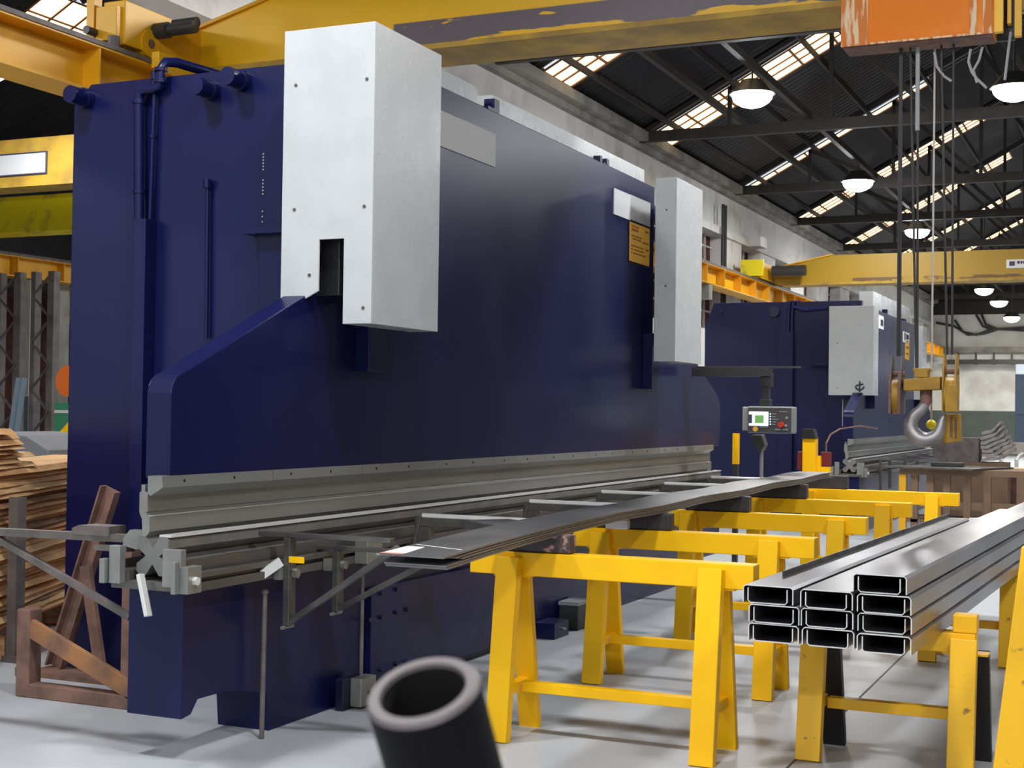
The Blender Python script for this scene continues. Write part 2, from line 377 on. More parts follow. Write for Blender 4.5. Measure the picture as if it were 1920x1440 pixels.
# ------------------------------------------------------------------ hanging lamps (seen ones, then unseen ones added for light)
def lamp(x, y, z, label, far=False, group='high bay lamps over the hall'):
    o = thing('high_bay_lamp', label, 'lamp', group)
    MB().cyl((x, y, z+.04), (x, y, z+.25), .34, 24, .16).build('reflector', 'motor', o, smooth=True)
    MB().ball((x, y, z+.03), .30, 20, .62).build('lens', 'lamp_glow_far' if far else 'lamp_glow', o, smooth=True)
    zr_ = (rz(x)-.02 if x < RIDGE+.01 else 11) if x > -8.6 else EZ0+(-8.7-x)*T-.02
    if x == -5.35: zr_ = 6.72
    MB().cyl((x, y, z+.25), (x, y, zr_), .015, 8).build('stem', 'motor', o)
    rebase(o)
    ld = bpy.data.lights.new('lamp_light', 'AREA'); ld.shape = 'DISK'; ld.size = .6; ld.energy = LAMP_W*(1.5 if far else 1); ld.color = (.97, .985, 1.0) if not far else (1, .99, .93)
    lo = bpy.data.objects.new('lamp_light', ld); col.objects.link(lo); lo.parent = o; lo.location = (0, 0, -.02)
    return o
lamp(-5.35, 20.4, 6.3, 'large bright lamp nearest the overhead girder')
lamp(-5.35, 28.8, 6.3, 'bright lamp second along the hall, above the far crane bridge end')
lamp(-5.35, 36.9, 6.3, 'bright lamp third along the hall, between the hanging ropes')
for px, py, y, lab in ((1845, 545, 50, 'yellowish far lamp, leftmost under the far crane bridge'), (1873, 568, 54, 'yellowish far lamp, middle one under the far crane bridge'), (1897, 597, 58, 'pale far lamp, lowest one in front of the end wall')):
    p = at(px, py, 'Y', y); lamp(p.x, p.y, p.z, lab, True)
lamp(-1.75, 21.3, 6.3, 'bright lamp at the right edge beside the orange hoist')
for (x, y) in ((-5.35, 12.2), (-5.35, 4.0), (-1.6, 4.0), (-1.6, 12.2), (2.2, 4.0), (2.2, 12.2), (2.2, 21.0), (-1.6, -4.2), (2.2, -4.2), (-1.75, 38), (-1.75, 46), (-1.75, 54), (2.2, 50)):  # unseen lamps added to fill the hall with light
    lamp(x, y, 6.3, 'added unseen lamp of the same kind, brightening the hall')
for (x, y) in ((-14, 14), (-14, 22), (-12, 30), (-11.5, 7), (-11.5, 1)):  # unseen lamps added to brighten the left bay and timber
    lamp(x, y, 6.0, 'added unseen lamp brightening the adjoining bay', group='added unseen lamps in the adjoining bay')

# ------------------------------------------------------------------ press brake
def arc(cx, cy, r, a0, a1, n=6): return [(cx+r*math.cos(R(a0+(a1-a0)*i/n)), cy+r*math.sin(R(a0+(a1-a0)*i/n))) for i in range(n+1)]
def press_brake(label, p, near=True):
    o = thing('press_brake', label, 'press brake')
    rf, dx = p['rf'], p['rf']+4.04               # ram front plane and its shift
    Yf = lambda y: p['y0'] + (y-5.2)*p['ky']
    Zf = lambda z: z if z <= 1.27 else 1.27+(z-1.27)*p['kz']
    X = lambda x: x+dx
    yE = Yf(14.25)
    # ram: one thick plate with sloping shoulders
    ry1, ry2 = Yf(6.68), Yf(12.03)
    prof = [(Yf(5.2), 1.27), (Yf(5.2), Zf(1.66))] + [(Yf(5.2)+.12-.12*math.cos(R(a)), Zf(1.66)+.10*math.sin(R(a))) for a in (20, 40, 60, 75)] + \
           [(Yf(6.40), Zf(2.235)), (Yf(6.47), Zf(2.255)), (ry1, Zf(2.26)), (ry1, Zf(3.63)), (ry2, Zf(3.63)), (ry2, Zf(2.26)), (Yf(13.0), Zf(2.26)),
            (Yf(14.12), Zf(1.80)), (Yf(14.25), Zf(1.70)), (yE, 1.27)]
    mb = MB().prism(prof, 'X', rf-.14, rf)
    ram = mb.build('ram', 'navy', o, bevel=.006)
    # side frames and tie parts
    fy, xb, xt = Yf(6.78), p['xback'], X(-4.18)
    zt = p['zt']
    for k, yy in enumerate((fy, Yf(11.7))):
        bz = p['bev']
        MB().prism([(xb, 0), (xb, zt-bz[1]), (xb+bz[0], zt), (xt, zt), (xt, 0)], 'Y', yy, yy+.12).build('side_frame', 'navy', o, bevel=.006)
    B('rear_beam', 'navy', o, (xb+.3, xt-.3, fy+.12, Yf(11.7), zt-.7, zt-.05))
    # table with raised ends and foot
    tx0, tx1 = X(-4.26), X(-3.953)
    tb = [(Yf(5.2), .19), (Yf(5.2), .775), (Yf(13.95), .775), (Yf(13.95), .19), (Yf(13.4), .19), (Yf(13.3), 0), (Yf(5.9), 0), (Yf(5.88), .19), (Yf(5.55), .26), (Yf(5.32), .26), (Yf(5.27), .20)]
    MB().prism(tb, 'X', tx0, tx1).build('table', 'navy', o, bevel=.004)
    # tooling along the whole length
    ya, yb = Yf(5.12), Yf(14.1)
    pn = [(-4.135, 1.245), (-4.115, 1.245), (-4.115, 1.215), (-4.10, 1.21), (-4.10, 1.125), (-4.107, 1.12), (-4.100, 1.108), (-4.088, 1.103), (-4.086, 1.035), (-4.105, 1.012), (-4.125, 1.012), (-4.130, 1.09), (-4.145, 1.12), (-4.145, 1.21), (-4.135, 1.215)]
    MB().prism([(X(a), z) for a, z in pn], 'Y', ya, yb).build('punch', 'tool_steel', o)
    MB().box(X(-4.099), X(-4.090), ya+.005, yb, 1.099, 1.107).build('punch_highlight', 'bright_steel', o)  # bright strip painted as the highlight along the punch shoulder
    nseg = 10; L_ = (Yf(13.95)-Yf(5.12))/nseg
    cb = [(-4.10, 1.285), (-4.022, 1.285), (-4.017, 1.235), (-4.085, 1.195), (-4.10, 1.205)]
    for i in range(nseg):
        y0 = Yf(5.12)+i*L_; cl = MB().prism([(X(a), z) for a, z in cb], 'Y', y0, y0+L_-.006).build('clamp_bar', 'tool_steel', o)
        if near:
            m = MB()
            for q in (.18, .62): m.cyl((X(-4.0195)-.004, y0+L_*q, 1.26), (X(-4.0195)+.0015, y0+L_*q, 1.26), .0075, 10)
            m.build('bolt_hole', 'hole', cl)
    # die block with V openings on its four sides
    dc, dz, h = X(-4.075), .925, .088
    dp = []
    for k in range(4):
        a = R(90*k); c, s = math.cos(a), math.sin(a)
        for (u, v) in ((-h, h*.80), (-h*.80, h), (-h*.42, h), (0, h*.42), (h*.42, h), (h*.80, h)):
            dp.append((dc + u*c + v*s, dz - u*s + v*c))
    MB().prism(dp, 'Y', Yf(5.13), yb).build('die_block', 'die_steel', o)
    MB().box(dc+.03, dc+h+.006, Yf(5.14), yb, dz+h-.002, dz+h+.008).build('die_edge', 'bright_steel', o)
    hold = MB()
    hold.box(X(-4.28), X(-3.845), Yf(5.1), Yf(13.95), .775, .815)
    hold.box(X(-4.28), X(-4.255), Yf(5.1), Yf(13.95), .815, .90)
    hold.box(X(-3.875), X(-3.845), Yf(5.1), Yf(13.95), .835, .862)
    hold.box(X(-3.965), X(-3.925), Yf(5.1), Yf(13.95), .815, .895)
    hold.box(X(-3.925), X(-3.875), Yf(5.1), Yf(13.95), .815, .835)
    hold.box(X(-4.25), X(-4.18), Yf(5.1), Yf(13.95), .815, .86)
    hold.build('die_holder', 'rail_steel_shaded', o, bevel=.002)
    m = MB().box(X(-3.925), X(-3.90), Yf(5.1), Yf(13.95), .855, .915); m.build('guide_rail', 'rail_steel_shaded', o)
    # end clamps of the die holder
    B('end_plate', 'tool_steel', o, (X(-3.965), X(-3.865), Yf(5.06), Yf(5.10), .80, .968), bevel=.003)
    B('end_plate', 'tool_steel', o, (X(-4.262), X(-4.20), Yf(5.06), Yf(5.10), .80, .97), bevel=.003)
    B('end_clamp', 'tool_steel', o, (X(-4.30), X(-4.27), Yf(5.04), Yf(5.08), .80, .91), bevel=.003)
    B('clamp_plate', 'tool_steel', o, (X(-3.895), X(-3.872), Yf(5.03), Yf(5.1), .775, .915), bevel=.003)
    ec = B('end_clamp', 'tool_steel', o, (X(-3.872), X(-3.825), Yf(5.06), Yf(5.16), .775, .895), bevel=.003)
    MB().cyl((X(-3.825), Yf(5.11), .83), (X(-3.808), Yf(5.11), .83), .020, 6).build('bolt', 'bright_steel', ec)
    # white cylinder covers
    bx = p['bx']; zb, zt2 = Zf(2.04), Zf(3.605)
    def cover(y0, y1, xl, notch, hasback):
        m = MB(); t = .012
        if notch:
            n0, n1, nz = bx-.32, bx-.17, Zf(2.485)
            out = [(xl, zt2), (bx, zt2), (bx, zb), (n1, zb), (n1, nz), (n0, nz), (n0, Zf(2.215)), (xl, Zf(2.10))]
        else: out = [(xl, zt2), (bx, zt2), (bx, zb), (xl, zb)]
        m.prism(out, 'Y', y0, y0+t)
        m.box(bx-t, bx, y0+t, y1, zb, zt2); m.box(xl, bx-t, y0+t, y1, zt2-t, zt2)
        m.box(xl, bx-t, y1-t, y1, Zf(2.3), zt2-t); m.box((n1 if notch else xl), bx-t, y0+t, y1-t, zb, zb+t)
        c = m.build('cylinder_cover', 'cover', o, bevel=.0025)
        return c
    c1 = cover(p['b1'][0], p['b1'][1], p['bxl'], p['notch'], True)
    c2 = cover(p['b2'][0], p['b2'][1], p['b2xl'], False, False)
    m = MB()
    for (x, z) in p['screws']: m.cyl((x, p['b1'][0]-.004, z), (x, p['b1'][0]+.002, z), .009, 10)
    m.build('screw', 'dark_steel', c1)
    if near:
        m = MB()
        for z in (3.33, 2.68): m.cyl((bx-.09, p['b2'][0]-.004, z), (bx-.09, p['b2'][0]+.002, z), .009, 10)
        m.build('screw', 'dark_steel', c2)
        # hydraulic cylinder inside the first cover
        MB().cyl((-3.90, 6.62, 2.27), (-3.90, 6.62, 3.4), .10, 20).build('cylinder', 'motor', o, smooth=True)
        B('inner_shade', 'black', o, (-4.035, -3.68, 6.40, 6.42, 2.20, 2.9)); B('inner_strip', 'motor', o, (-3.875, -3.87, 6.36, 6.40, 2.20, 2.9))  # black sheet stands in for the shade inside the cover notch
    # cover behind: dark standoff bracket for second cover
    B('cover_bracket', 'navy_dark', o, (rf, p['b2xl']+.02, p['b2'][0]+.62*p['ky'], p['b2'][0]+.65*p['ky'], Zf(2.2), Zf(3.45)))
    B('cover_bracket', 'navy_dark', o, (rf, bx-.05, p['b1'][1]-.10, p['b1'][1]-.06, Zf(2.3), Zf(3.5)))
    # gib guides below the covers
    gz0, gz1 = Zf(1.81), Zf(2.30)
    for (g0, g1) in ((p['b1'][0]+.52*p['ky'], p['b1'][0]+.80*p['ky']), (p['b2'][0]+.32*p['ky'], p['b2'][0]+.55*p['ky'])):
        B('guide_block', 'navy', o, (rf, rf+.09, g0, g0+.10, gz0, gz1), (rf, rf+.05, g0+.10, g1, gz0, gz1), bevel=.004)
    # pale top covers over the ram with blue lifting lugs
    for (a, b) in ((7.6, 8.55), (8.8, 12.03)):
        B('top_cover', 'cover', o, (rf-.30, rf-.10, Yf(a), Yf(b), Zf(3.625), Zf(p.get('tc', 3.79))))
    for (a, b, z) in ((8.60, 8.70, 3.67), (8.70, 8.78, 3.74), (10.75, 10.80, 3.70), (10.84, 10.88, 3.66), (10.90, 10.96, 3.70)):
        B('lifting_lug', 'navy', o, (rf-.12, rf-.04, Yf(a), Yf(b), Zf(3.60), Zf(z)))
    return o, X, Yf, Zf, ram, fy

P1 = dict(zt=3.57, rf=-4.04, y0=5.2, ky=1.0, kz=1.0, xback=-6.05, bev=(.13, .13), bx=-3.64, bxl=-4.195, b1=(6.30, 7.05), b2=(11.43, 12.19), b2xl=-3.83, notch=True,
          screws=[(-4.119, 3.311), (-3.686, 3.308), (-4.116, 2.65), (-3.69, 2.647), (-4.016, 2.30), (-3.687, 2.122)])
pb, X, Yf, Zf, ram, fy = press_brake('huge dark blue press brake with white cylinder covers filling the middle of the hall', P1)
# plates riveted on the ram
sg = B('name_plate', 'plate_grey', ram, (-4.04, -4.034, 7.60, 8.63, 3.252, 3.476)); sg['label'] = 'blank pale grey plate'
sg = B('name_plate', 'plate_grey', ram, (-4.04, -4.034, 11.36, 11.90, 3.255, 3.468)); B('bright_half', 'plate_white', sg, (-4.034, -4.031, 10.96, 11.36, 3.245, 3.462), (-4.04, -4.034, 10.96, 11.36, 3.245, 3.462))
wl = B('warning_label', 'hole', ram, (-4.04, -4.036, 11.34, 11.91, 2.885, 3.25)); wl['label'] = 'yellow warning label with small print'
B('label_face', 'label_yellow', wl, (-4.036, -4.034, 11.36, 11.89, 2.90, 3.235))
m = MB()
def rowz(z, a, b, hh=.014): return (a, z, b, hh)
dashes(m, (-4.034, 11.36, 2.90), (0, 1, 0), (0, 0, 1), [rowz(.30, .05, .24, .012), rowz(.265, .05, .22, .022), rowz(.285, .40, .50, .018), rowz(.215, .05, .31), rowz(.190, .07, .30), rowz(.185, .33, .50), rowz(.130, .04, .36), rowz(.128, .42, .50), rowz(.100, .04, .08), rowz(.100, .12, .36), rowz(.070, .04, .06), rowz(.068, .09, .42)], .0015, (1, 0, 0))
m.build('print', 'label_ink', wl)
# fittings on the left side frame
def onf(px, py): 
    q = at(px, py, 'Y', fy); return q
for (px, py) in ((158, 185), (392, 170), (450, 152)):
    q = onf(px+6, py+1); g = MB(); g.cyl((q.x, fy, q.z), (q.x, fy-.05, q.z), .062, 24); g.cyl((q.x, fy-.05, q.z), (q.x, fy-.16, q.z), .052, 24)
    g.build('boss', 'navy', pb, smooth=True, bevel=.003)
pp = [(-5.49, fy-.05, 2.70), (-5.51, fy-.05, 3.44), (-5.50, fy-.05, 3.475), (-5.46, fy-.05, 3.49), (-5.40, fy-.05, 3.49), (-5.365, fy-.05, 3.50), (-5.35, fy-.05, 3.54), (-5.35, fy-.05, 3.60), (-5.34, fy-.02, 3.65), (-5.31, fy+.04, 3.66), (-5.25, fy+.5, 3.66)]
g = MB().tube(pp, .030, 12)
for (z, r) in ((3.42, .038), (2.88, .036)): g.cyl((pp[1][0]+(3.44-z)*.027, fy-.05, z-.012), (pp[1][0]+(3.44-z)*.027, fy-.05, z+.012), r, 14)
g.cyl((-5.35, fy-.05, 3.52), (-5.35, fy-.05, 3.545), .040, 14); g.cyl((-5.35, fy-.05, 3.59), (-5.35, fy-.05, 3.61), .040, 14)
g.build('hydraulic_pipe', 'navy', pb, smooth=True)
g = MB().tube([(-5.425, fy-.03, 2.70), (-5.41, fy-.03, 3.45), (-5.42, fy-.03, 3.60)], .014, 8); g.cyl((-5.41, fy-.03, 3.55), (-5.415, fy-.03, 3.60), .022, 8); g.cyl((-5.418, fy-.03, 3.2), (-5.418, fy-.03, 3.22), .02, 8)
g.build('hydraulic_pipe', 'navy', pb, smooth=True)
g = MB().tube([(-5.005, fy-.025, 2.0), (-5.015, fy-.025, 2.92)], .013, 8); g.cyl((-5.015, fy-.03, 2.88), (-5.015, fy-.03, 2.93), .025, 8); g.build('hydraulic_pipe', 'navy', pb, smooth=True)
B('cable_duct', 'navy', pb, (-5.49, -5.40, fy-.10, fy, .2, 2.71), bevel=.003)
MB().prism([(-4.635, 2.0), (-4.635, 3.10), (-4.50, 3.34), (-4.2, 3.34), (-4.2, 2.0)], 'Y', fy-.05, fy).build('wear_plate', 'navy', pb, bevel=.003)
B('ledge', 'navy', pb, (-4.70, -4.3, fy-.12, fy, 2.585, 2.625), bevel=.003)
m = MB()
for z in [3.05-.018*i for i in range(6)]+[2.9-.02*i for i in range(5)]+[2.72-.03*i for i in range(3)]: m.ball((-4.61, fy-.052, z), .006, 6)
m.build('weld_stud', 'plate_grey', pb)
# front plate bolted on the table
fp = B('front_plate', 'navy', pb, (-3.953, -3.915, 6.83, 8.6, .05, .60), bevel=.003)
m = MB()
for (px, py) in ((713, 1112), (742, 1105), (713, 1157), (742, 1148), (762, 1143), (690, 1162), (713, 1256), (742, 1245), (762, 1240)):
    q = at(px, py, 'X', -3.915); MB().cyl((-3.915, q.y, q.z), (-3.900, q.y, q.z), .014, 6).build('bolt', 'navy_dark', fp)
# sheet support arms on the front rail
for i, (y, z, xe, zl) in enumerate(((5.80, .985, -3.215, .55), (6.25, .885, -3.26, .56))):
    b = thing('sheet_rest', ('steel triangular bracket with a yellow tag at the near end of the press table', 'second steel triangular bracket along the press table, behind the tagged one')[i], 'bracket', 'triangular sheet supports on the press table')
    B('post', 'dark_steel', b, (-3.80, -3.765, y-.03, y+.03, zl, z-.012), bevel=.003)
    MB().bar((-3.95 if i == 0 else -3.90, y, z), (xe, y, z), .05, .022).build('arm', 'dark_steel', b, bevel=.002)
    MB().bar((-3.78, y, zl+.01), (xe+.03, y, z-.03), .035, .028).build('brace', 'dark_steel', b, bevel=.002)
    m = MB(); m.cyl((-3.765, y+.01, .80), (-3.74, y+.01, .80), .025, 6); m.cyl((-3.79, y-.05, zl-.01), (-3.79, y+.05, zl-.01), .009, 8); m.box(-3.84, -3.80, y-.05, y+.05, .77, .83)
    m.build('bolt', 'tool_steel', b)
    if i == 0:
        B('tag', 'yellow', b, (-3.765, -3.68, y-.035, y-.03, .855, .885))
        MB().bar((-3.86, y-.12, .80), (-3.80, y-.05, .86), .02, .045).build('clamp_lever', 'bright_steel', b)
    rebase(b)
ylist = (7.19, 8.74, 10.12, 11.66, 13.1)
ylab = ('nearest roller support arm beyond the two brackets', 'second roller support arm, its tube running under the flat sheets', 'third roller support arm along the press', 'fourth roller support arm along the press', 'farthest roller support arm at the end of the press')
for i, y in enumerate(ylist):
    b = thing('roller_rest', 'grey steel ' + ylab[i], 'support arm', 'roller support arms on the press table')
    m = MB(); m.box(-3.84, -3.74, y-.01, y+.05, .775, .975); m.bar((-3.84, y-.015, .80), (-3.80, y-.015, .99), .02, .02)
    m.build('post', 'dark_steel', b, bevel=.003)
    MB().bar((-3.83, y+.02, .957), (-3.02, y+.02, .957), .07, .05).build('arm', 'dark_steel', b, bevel=.003)
    MB().cyl((-3.80, y+.02, .985), (-3.05, y+.02, .985), .020, 14).build('roller', 'bright_steel', b, smooth=True)
    MB().cyl((-3.74, y+.02, .81), (-3.72, y+.02, .81), .018, 6).build('bolt', 'tool_steel', b)
    rebase(b)
# small brackets between: slotted clamp at second rod
b = tag(B('rail_clamp', 'tool_steel', None, (-3.845, -3.765, 6.52, 6.68, .775, .90), bevel=.004), 'small steel clamp on the press rail above the thin rod', 'clamp')
MB().cyl((-3.765, 6.63, .83), (-3.748, 6.63, .83), .02, 6).build('bolt', 'bright_steel', b); rebase(b)
r = tag(MB().cyl((-3.89, 5.745, 0), (-3.885, 5.745, .72), .0125, 12).build('steel_rod', 'rust_grey', smooth=True), 'thin rusty upright rod at the near corner of the blue press table', 'rod')
MB().cyl((-3.885, 5.745, .70), (-3.885, 5.745, .715), .018, 12).build('collar', 'rust_grey', r); rebase(r)
r = tag(MB().cyl((-3.84, 6.60, .165), (-3.84, 6.60, .775), .011, 12).build('steel_rod', 'rust_grey', smooth=True), 'thin steel rod rising from the small grey box on the floor', 'rod'); rebase(r)
b = thing('limit_switch_box', 'small grey box with one screw on the floor against the press table', 'box')
B('body', 'navy_dark', b, (-3.91, -3.86, 6.45, 6.68, 0, .165), bevel=.004)
B('cover_plate', 'tool_steel', b, (-3.86, -3.79, 6.52, 6.68, .015, .165), bevel=.006)
MB().cyl((-3.79, 6.60, .08), (-3.785, 6.60, .08), .01, 10).build('screw', 'hole', b); rebase(b)
b = thing('foot_block', 'small dark blue block on the floor beside the press, with a latch', 'block'); B('body', 'navy', b, (-3.93, -3.77, 9.15, 9.42, 0, .115), bevel=.006); MB().cyl((-3.77, 9.30, .06), (-3.745, 9.30, .06), .012, 8).build('latch', 'tool_steel', b); rebase(b)
b = thing('foot_block', 'small grey block on the floor just beyond the dark blue one', 'block'); B('body', 'motor', b, (-3.93, -3.78, 9.62, 9.88, 0, .20), bevel=.006); B('lid', 'panel_rim', b, (-3.935, -3.775, 9.615, 9.885, .18, .205)); rebase(b)
# rear support bracket beyond the table end
b = thing('back_rest', 'rusty grey bracket arm reaching out behind the press, diagonal strut below', 'bracket')
MB().bar((-4.20, 5.25, .985), (-5.35, 5.25, .975), .05, .035).build('arm', 'rust_grey', b)
MB().bar((-4.29, 5.25, .62), (-5.12, 5.25, .95), .03, .03).build('strut', 'rust_grey', b)
MB().prism([(-4.16, .975), (-4.16, 1.03), (-4.26, 1.03), (-4.30, .99), (-4.30, .955), (-4.22, .94)], 'Y', 5.2, 5.24).build('arm_plate', 'tool_steel', b)
MB().prism([(-4.40, .99), (-4.62, .99), (-4.62, 1.02), (-4.58, 1.035), (-4.40, 1.035)], 'Y', 5.22, 5.34).build('stop_block', 'rust_grey', b)
B('tube_end', 'rust_grey', b, (-4.47, -4.28, 5.20, 5.26, .925, .950)); rebase(b)
# bright lever hanging under the die
b = tag(MB().bar((-4.085, 5.06, .85), (-4.02, 5.04, .67), .02, .035, (0, 1, 0)).build('clamp_wrench', 'bright_steel', bevel=.002), 'bright steel lever hanging from the end of the die holder', 'lever'); rebase(b)
# control arm and panel at the far end
b = thing('control_console', 'swivel control panel with lit screen and red button hanging from an arm by the press', 'control panel')
B('swing_arm', 'motor', b, (-3.95, -2.93, 12.95, 13.05, 2.035, 2.05), (-3.95, -3.20, 12.93, 13.07, 1.955, 2.035), bevel=.002)
B('drop_post', 'motor', b, (-3.30, -3.19, 12.96, 13.06, 1.86, 1.98), (-3.285, -3.215, 12.97, 13.05, 1.68, 1.86), (-3.30, -3.20, 12.95, 13.06, 1.66, 1.74), bevel=.003)
z0, z1 = 1.425, 1.675
B('housing', 'panel_side', b, (-3.46, -3.40, 12.95, 13.16, z0+.02, z1-.005), bevel=.01)
B('bezel', 'panel_rim', b, (-3.405, -2.98, 12.93, 13.12, z0, z1), bevel=.014)
hd = B('front_face', 'panel_face', b, (-3.395, -2.99, 12.922, 12.93, z0+.012, z1-.012))
B('screen', 'screen', hd, (-3.385, -3.205, 12.916, 12.922, 1.495, 1.625)); B('screen_picture', 'screen_green', hd, (-3.33, -3.245, 12.914, 12.916, 1.517, 1.592), ); B('screen_tab', 'steel_blue', hd, (-3.385, -3.355, 12.914, 12.916, 1.515, 1.600))
m = MB()
for i in range(5): m.box(-3.190, -3.178, 12.918, 12.922, 1.600-.024*i, 1.612-.024*i)
m.build('key', 'led', hd)
MB().cyl((-3.08, 12.922, 1.507), (-3.08, 12.885, 1.507), .026, 18).build('emergency_button', 'red', hd, smooth=True)
MB().cyl((-3.325, 12.922, 1.463), (-3.325, 12.915, 1.463), .024, 18).build('maker_badge', 'label_yellow', hd)
MB().cyl((-3.03, 12.922, 1.572), (-3.03, 12.912, 1.572), .010, 12).build('knob', 'plate_grey', hd); MB().cyl((-3.038, 12.922, 1.500), (-3.038, 12.912, 1.500), .010, 12).build('knob', 'plate_grey', hd)
m = MB(); dashes(m, (-3.40, 12.922, 1.425), (1, 0, 0), (0, 0, 1), [(.26, .032, .32, .012), (.33, .032, .38, .012), (.235, .178, .27, .007), (.235, .153, .265, .007), (.235, .129, .29, .007), (.235, .105, .27, .007), (.235, .081, .26, .007), (.30, .20, .37, .006), (.12, .055, .19, .005)], .002, (0, -1, 0))
m.build('panel_print', 'plate_grey', hd); rebase(b)
# two-hand pedestal below the panel
b = thing('pedestal_control', 'black angled pedestal head on a thin grey pole beneath the control panel', 'pedestal')
MB().cyl((-3.36, 13.3, .02), (-3.36, 13.3, 1.25), .018, 12).build('pole', 'panel_rim', b, smooth=True)
MB().prism([(-3.45, 1.385), (-3.43, 1.405), (-3.345, 1.405), (-3.31, 1.31), (-3.345, 1.25), (-3.375, 1.25), (-3.44, 1.345)], 'Y', 13.22, 13.36).build('head', 'motor', b, bevel=.006)
MB().cyl((-3.36, 13.3, 0), (-3.36, 13.3, .02), .12, 20).build('base', 'motor', b); rebase(b)
# light guard posts
b = thing('guard_post', 'narrow yellow light guard strip at the far end of the big press', 'post')
B('column', 'yellow', b, (-3.92, -3.86, 14.30, 14.36, 1.08, 1.40)); B('base_tube', 'motor', b, (-3.91, -3.86, 14.28, 14.34, 0, 1.08)); rebase(b)
b = thing('light_curtain_post', 'yellow square post with black sloping cap and red boxes before the second press', 'post')
B('column', 'yellow', b, (-3.235, -3.10, 14.5, 14.63, 0, 1.36), bevel=.004)
MB().prism([(-3.24, 1.36), (-3.235, 1.455), (-3.125, 1.455), (-3.095, 1.36)], 'Y', 14.48, 14.63).build('cap', 'black', b)
B('side_box', 'red_dark', b, (-3.29, -3.24, 14.52, 14.62, 1.03, 1.22), bevel=.003); B('side_box', 'red_dark', b, (-3.06, -2.965, 14.56, 14.66, 1.08, 1.22), bevel=.003)
B('side_bracket', 'yellow', b, (-3.10, -3.05, 14.52, 14.62, .9, 1.18), (-3.05, -2.96, 14.52, 14.62, .95, 1.07))
rebase(b)
b = tag(MB().tube([(-3.01, 14.6, 1.22), (-3.01, 14.6, 1.31), (-2.99, 14.7, 1.40), (-2.93, 14.9, 1.46), (-2.80, 15.3, 1.49), (-2.70, 15.8, 1.46)], .009, 6).build('air_hose', 'rust'), 'thin brown hose arching up from the red box towards the second press', 'hose'); rebase(b)

# second press brake farther down the hall
P2 = dict(tc=4.0, zt=3.27, rf=-3.62, y0=19.3, ky=.835, kz=.803, xback=-6.10, bev=(.14, .35), bx=-3.48, bxl=-4.10, b1=(20.0, 20.40), b2=(24.75, 25.25), b2xl=-3.62, notch=False,
          screws=[(-3.98, 2.62), (-3.98, 1.99)])
p2, X2, Y2, Z2, ram2, fy2 = press_brake('second dark blue press brake, standing farther down the hall behind the control panel', P2, near=False)
q = at(1612, 723, 'Y', 20.0); m = MB(); m.cyl((q.x-.05, 19.995, q.z), (q.x+.05, 19.995, q.z+.02), .012, 6); m.box(q.x-.012, q.x+.012, 19.99, 20, q.z-.09, q.z+.06)
for a in range(200, 341, 20): m.ball((q.x+.06*math.cos(R(a)), 19.995, q.z+.06*math.sin(R(a))), .014, 6)
m.build('emblem', 'label_dark', p2)
s = B('name_plate', 'paper', ram2, (-3.62, -3.612, 20.3, 21.62, 2.90, 3.10)); dashes(m := MB(), (-3.612, 21.35, 2.9), (0, 1, 0), (0, 0, 1), [(0, .05, .2, .09)], .004, (1, 0, 0)); m.build('print', 'label_dark', s)
qa, qb = at(1693, 621, 'X', -3.62), at(1704, 640, 'X', -3.62)
s = B('name_plate', 'paper', ram2, (-3.62, -3.612, qa.y, qb.y, qb.z-.04, qa.z)); dashes(m := MB(), (-3.612, qa.y+.1, qb.z), (0, 1, 0), (0, 0, 1), [(0, .0, .10, .12), (.17, .02, qb.y-qa.y-.15, .08)], .004, (1, 0, 0)); m.build('print', 'label_dark', s)
qa, qb = at(1697, 643, 'X', -3.62), at(1704, 675, 'X', -3.62)
s = B('warning_label', 'label_yellow', ram2, (-3.62, -3.612, qa.y, qb.y, qb.z, qa.z)); dashes(m := MB(), (-3.612, qa.y, qb.z), (0, 1, 0), (0, 0, 1), [(.05, .08, .3, .03), (.05, .18, .35, .03), (.05, .28, .3, .03)], .004, (1, 0, 0)); m.build('print', 'label_ink', s)
for (px, r_) in ((1453, .075), (1353, .02)):
    q = at(px, 585, 'Y', fy2); MB().cyl((q.x, fy2, q.z), (q.x, fy2-.06, q.z), r_, 20).build('boss', 'navy_dark', p2, smooth=True)
for px in (1479, 1486):
    q = at(px, 600, 'Y', fy2); MB().tube([(q.x, fy2-.04, 2.75), (q.x, fy2-.04, q.z+.1), (q.x+.02, fy2-.04, 3.26), (q.x+.08, fy2+.1, 3.27)], .025, 8).build('hydraulic_pipe', 'navy', p2, smooth=True)
MB().tube([(at(1485, 575, 'Y', fy2).x, fy2-.04, 3.2), (at(1510, 580, 'Y', fy2).x, fy2-.04, 3.14), (at(1552, 578, 'Y', fy2).x, fy2-.04, 3.17)], .025, 8).build('hydraulic_pipe', 'navy', p2, smooth=True)
q0, q1 = at(1464, 600, 'Y', fy2), at(1490, 600, 'Y', fy2); B('cable_duct', 'navy', p2, (q0.x, q1.x, fy2-.1, fy2, .2, 2.82), bevel=.004)
q0, q1 = at(1522, 680, 'Y', fy2), at(1556, 686, 'Y', fy2); B('ledge', 'navy', p2, (q0.x, q1.x, fy2-.15, fy2, q1.z, q0.z))
qa, qb = at(1573, 748, 'Y', 19.98), at(1589, 800, 'Y', 19.98); B('inner_slot', 'black', p2, (qa.x, qb.x, 20.30, 20.36, qb.z, qa.z)); B('slot_rim', 'plate_grey', p2, (qa.x-.012, qa.x, 20.28, 20.36, qb.z, qa.z), (qa.x, qb.x, 20.28, 20.36, qb.z-.015, qb.z))
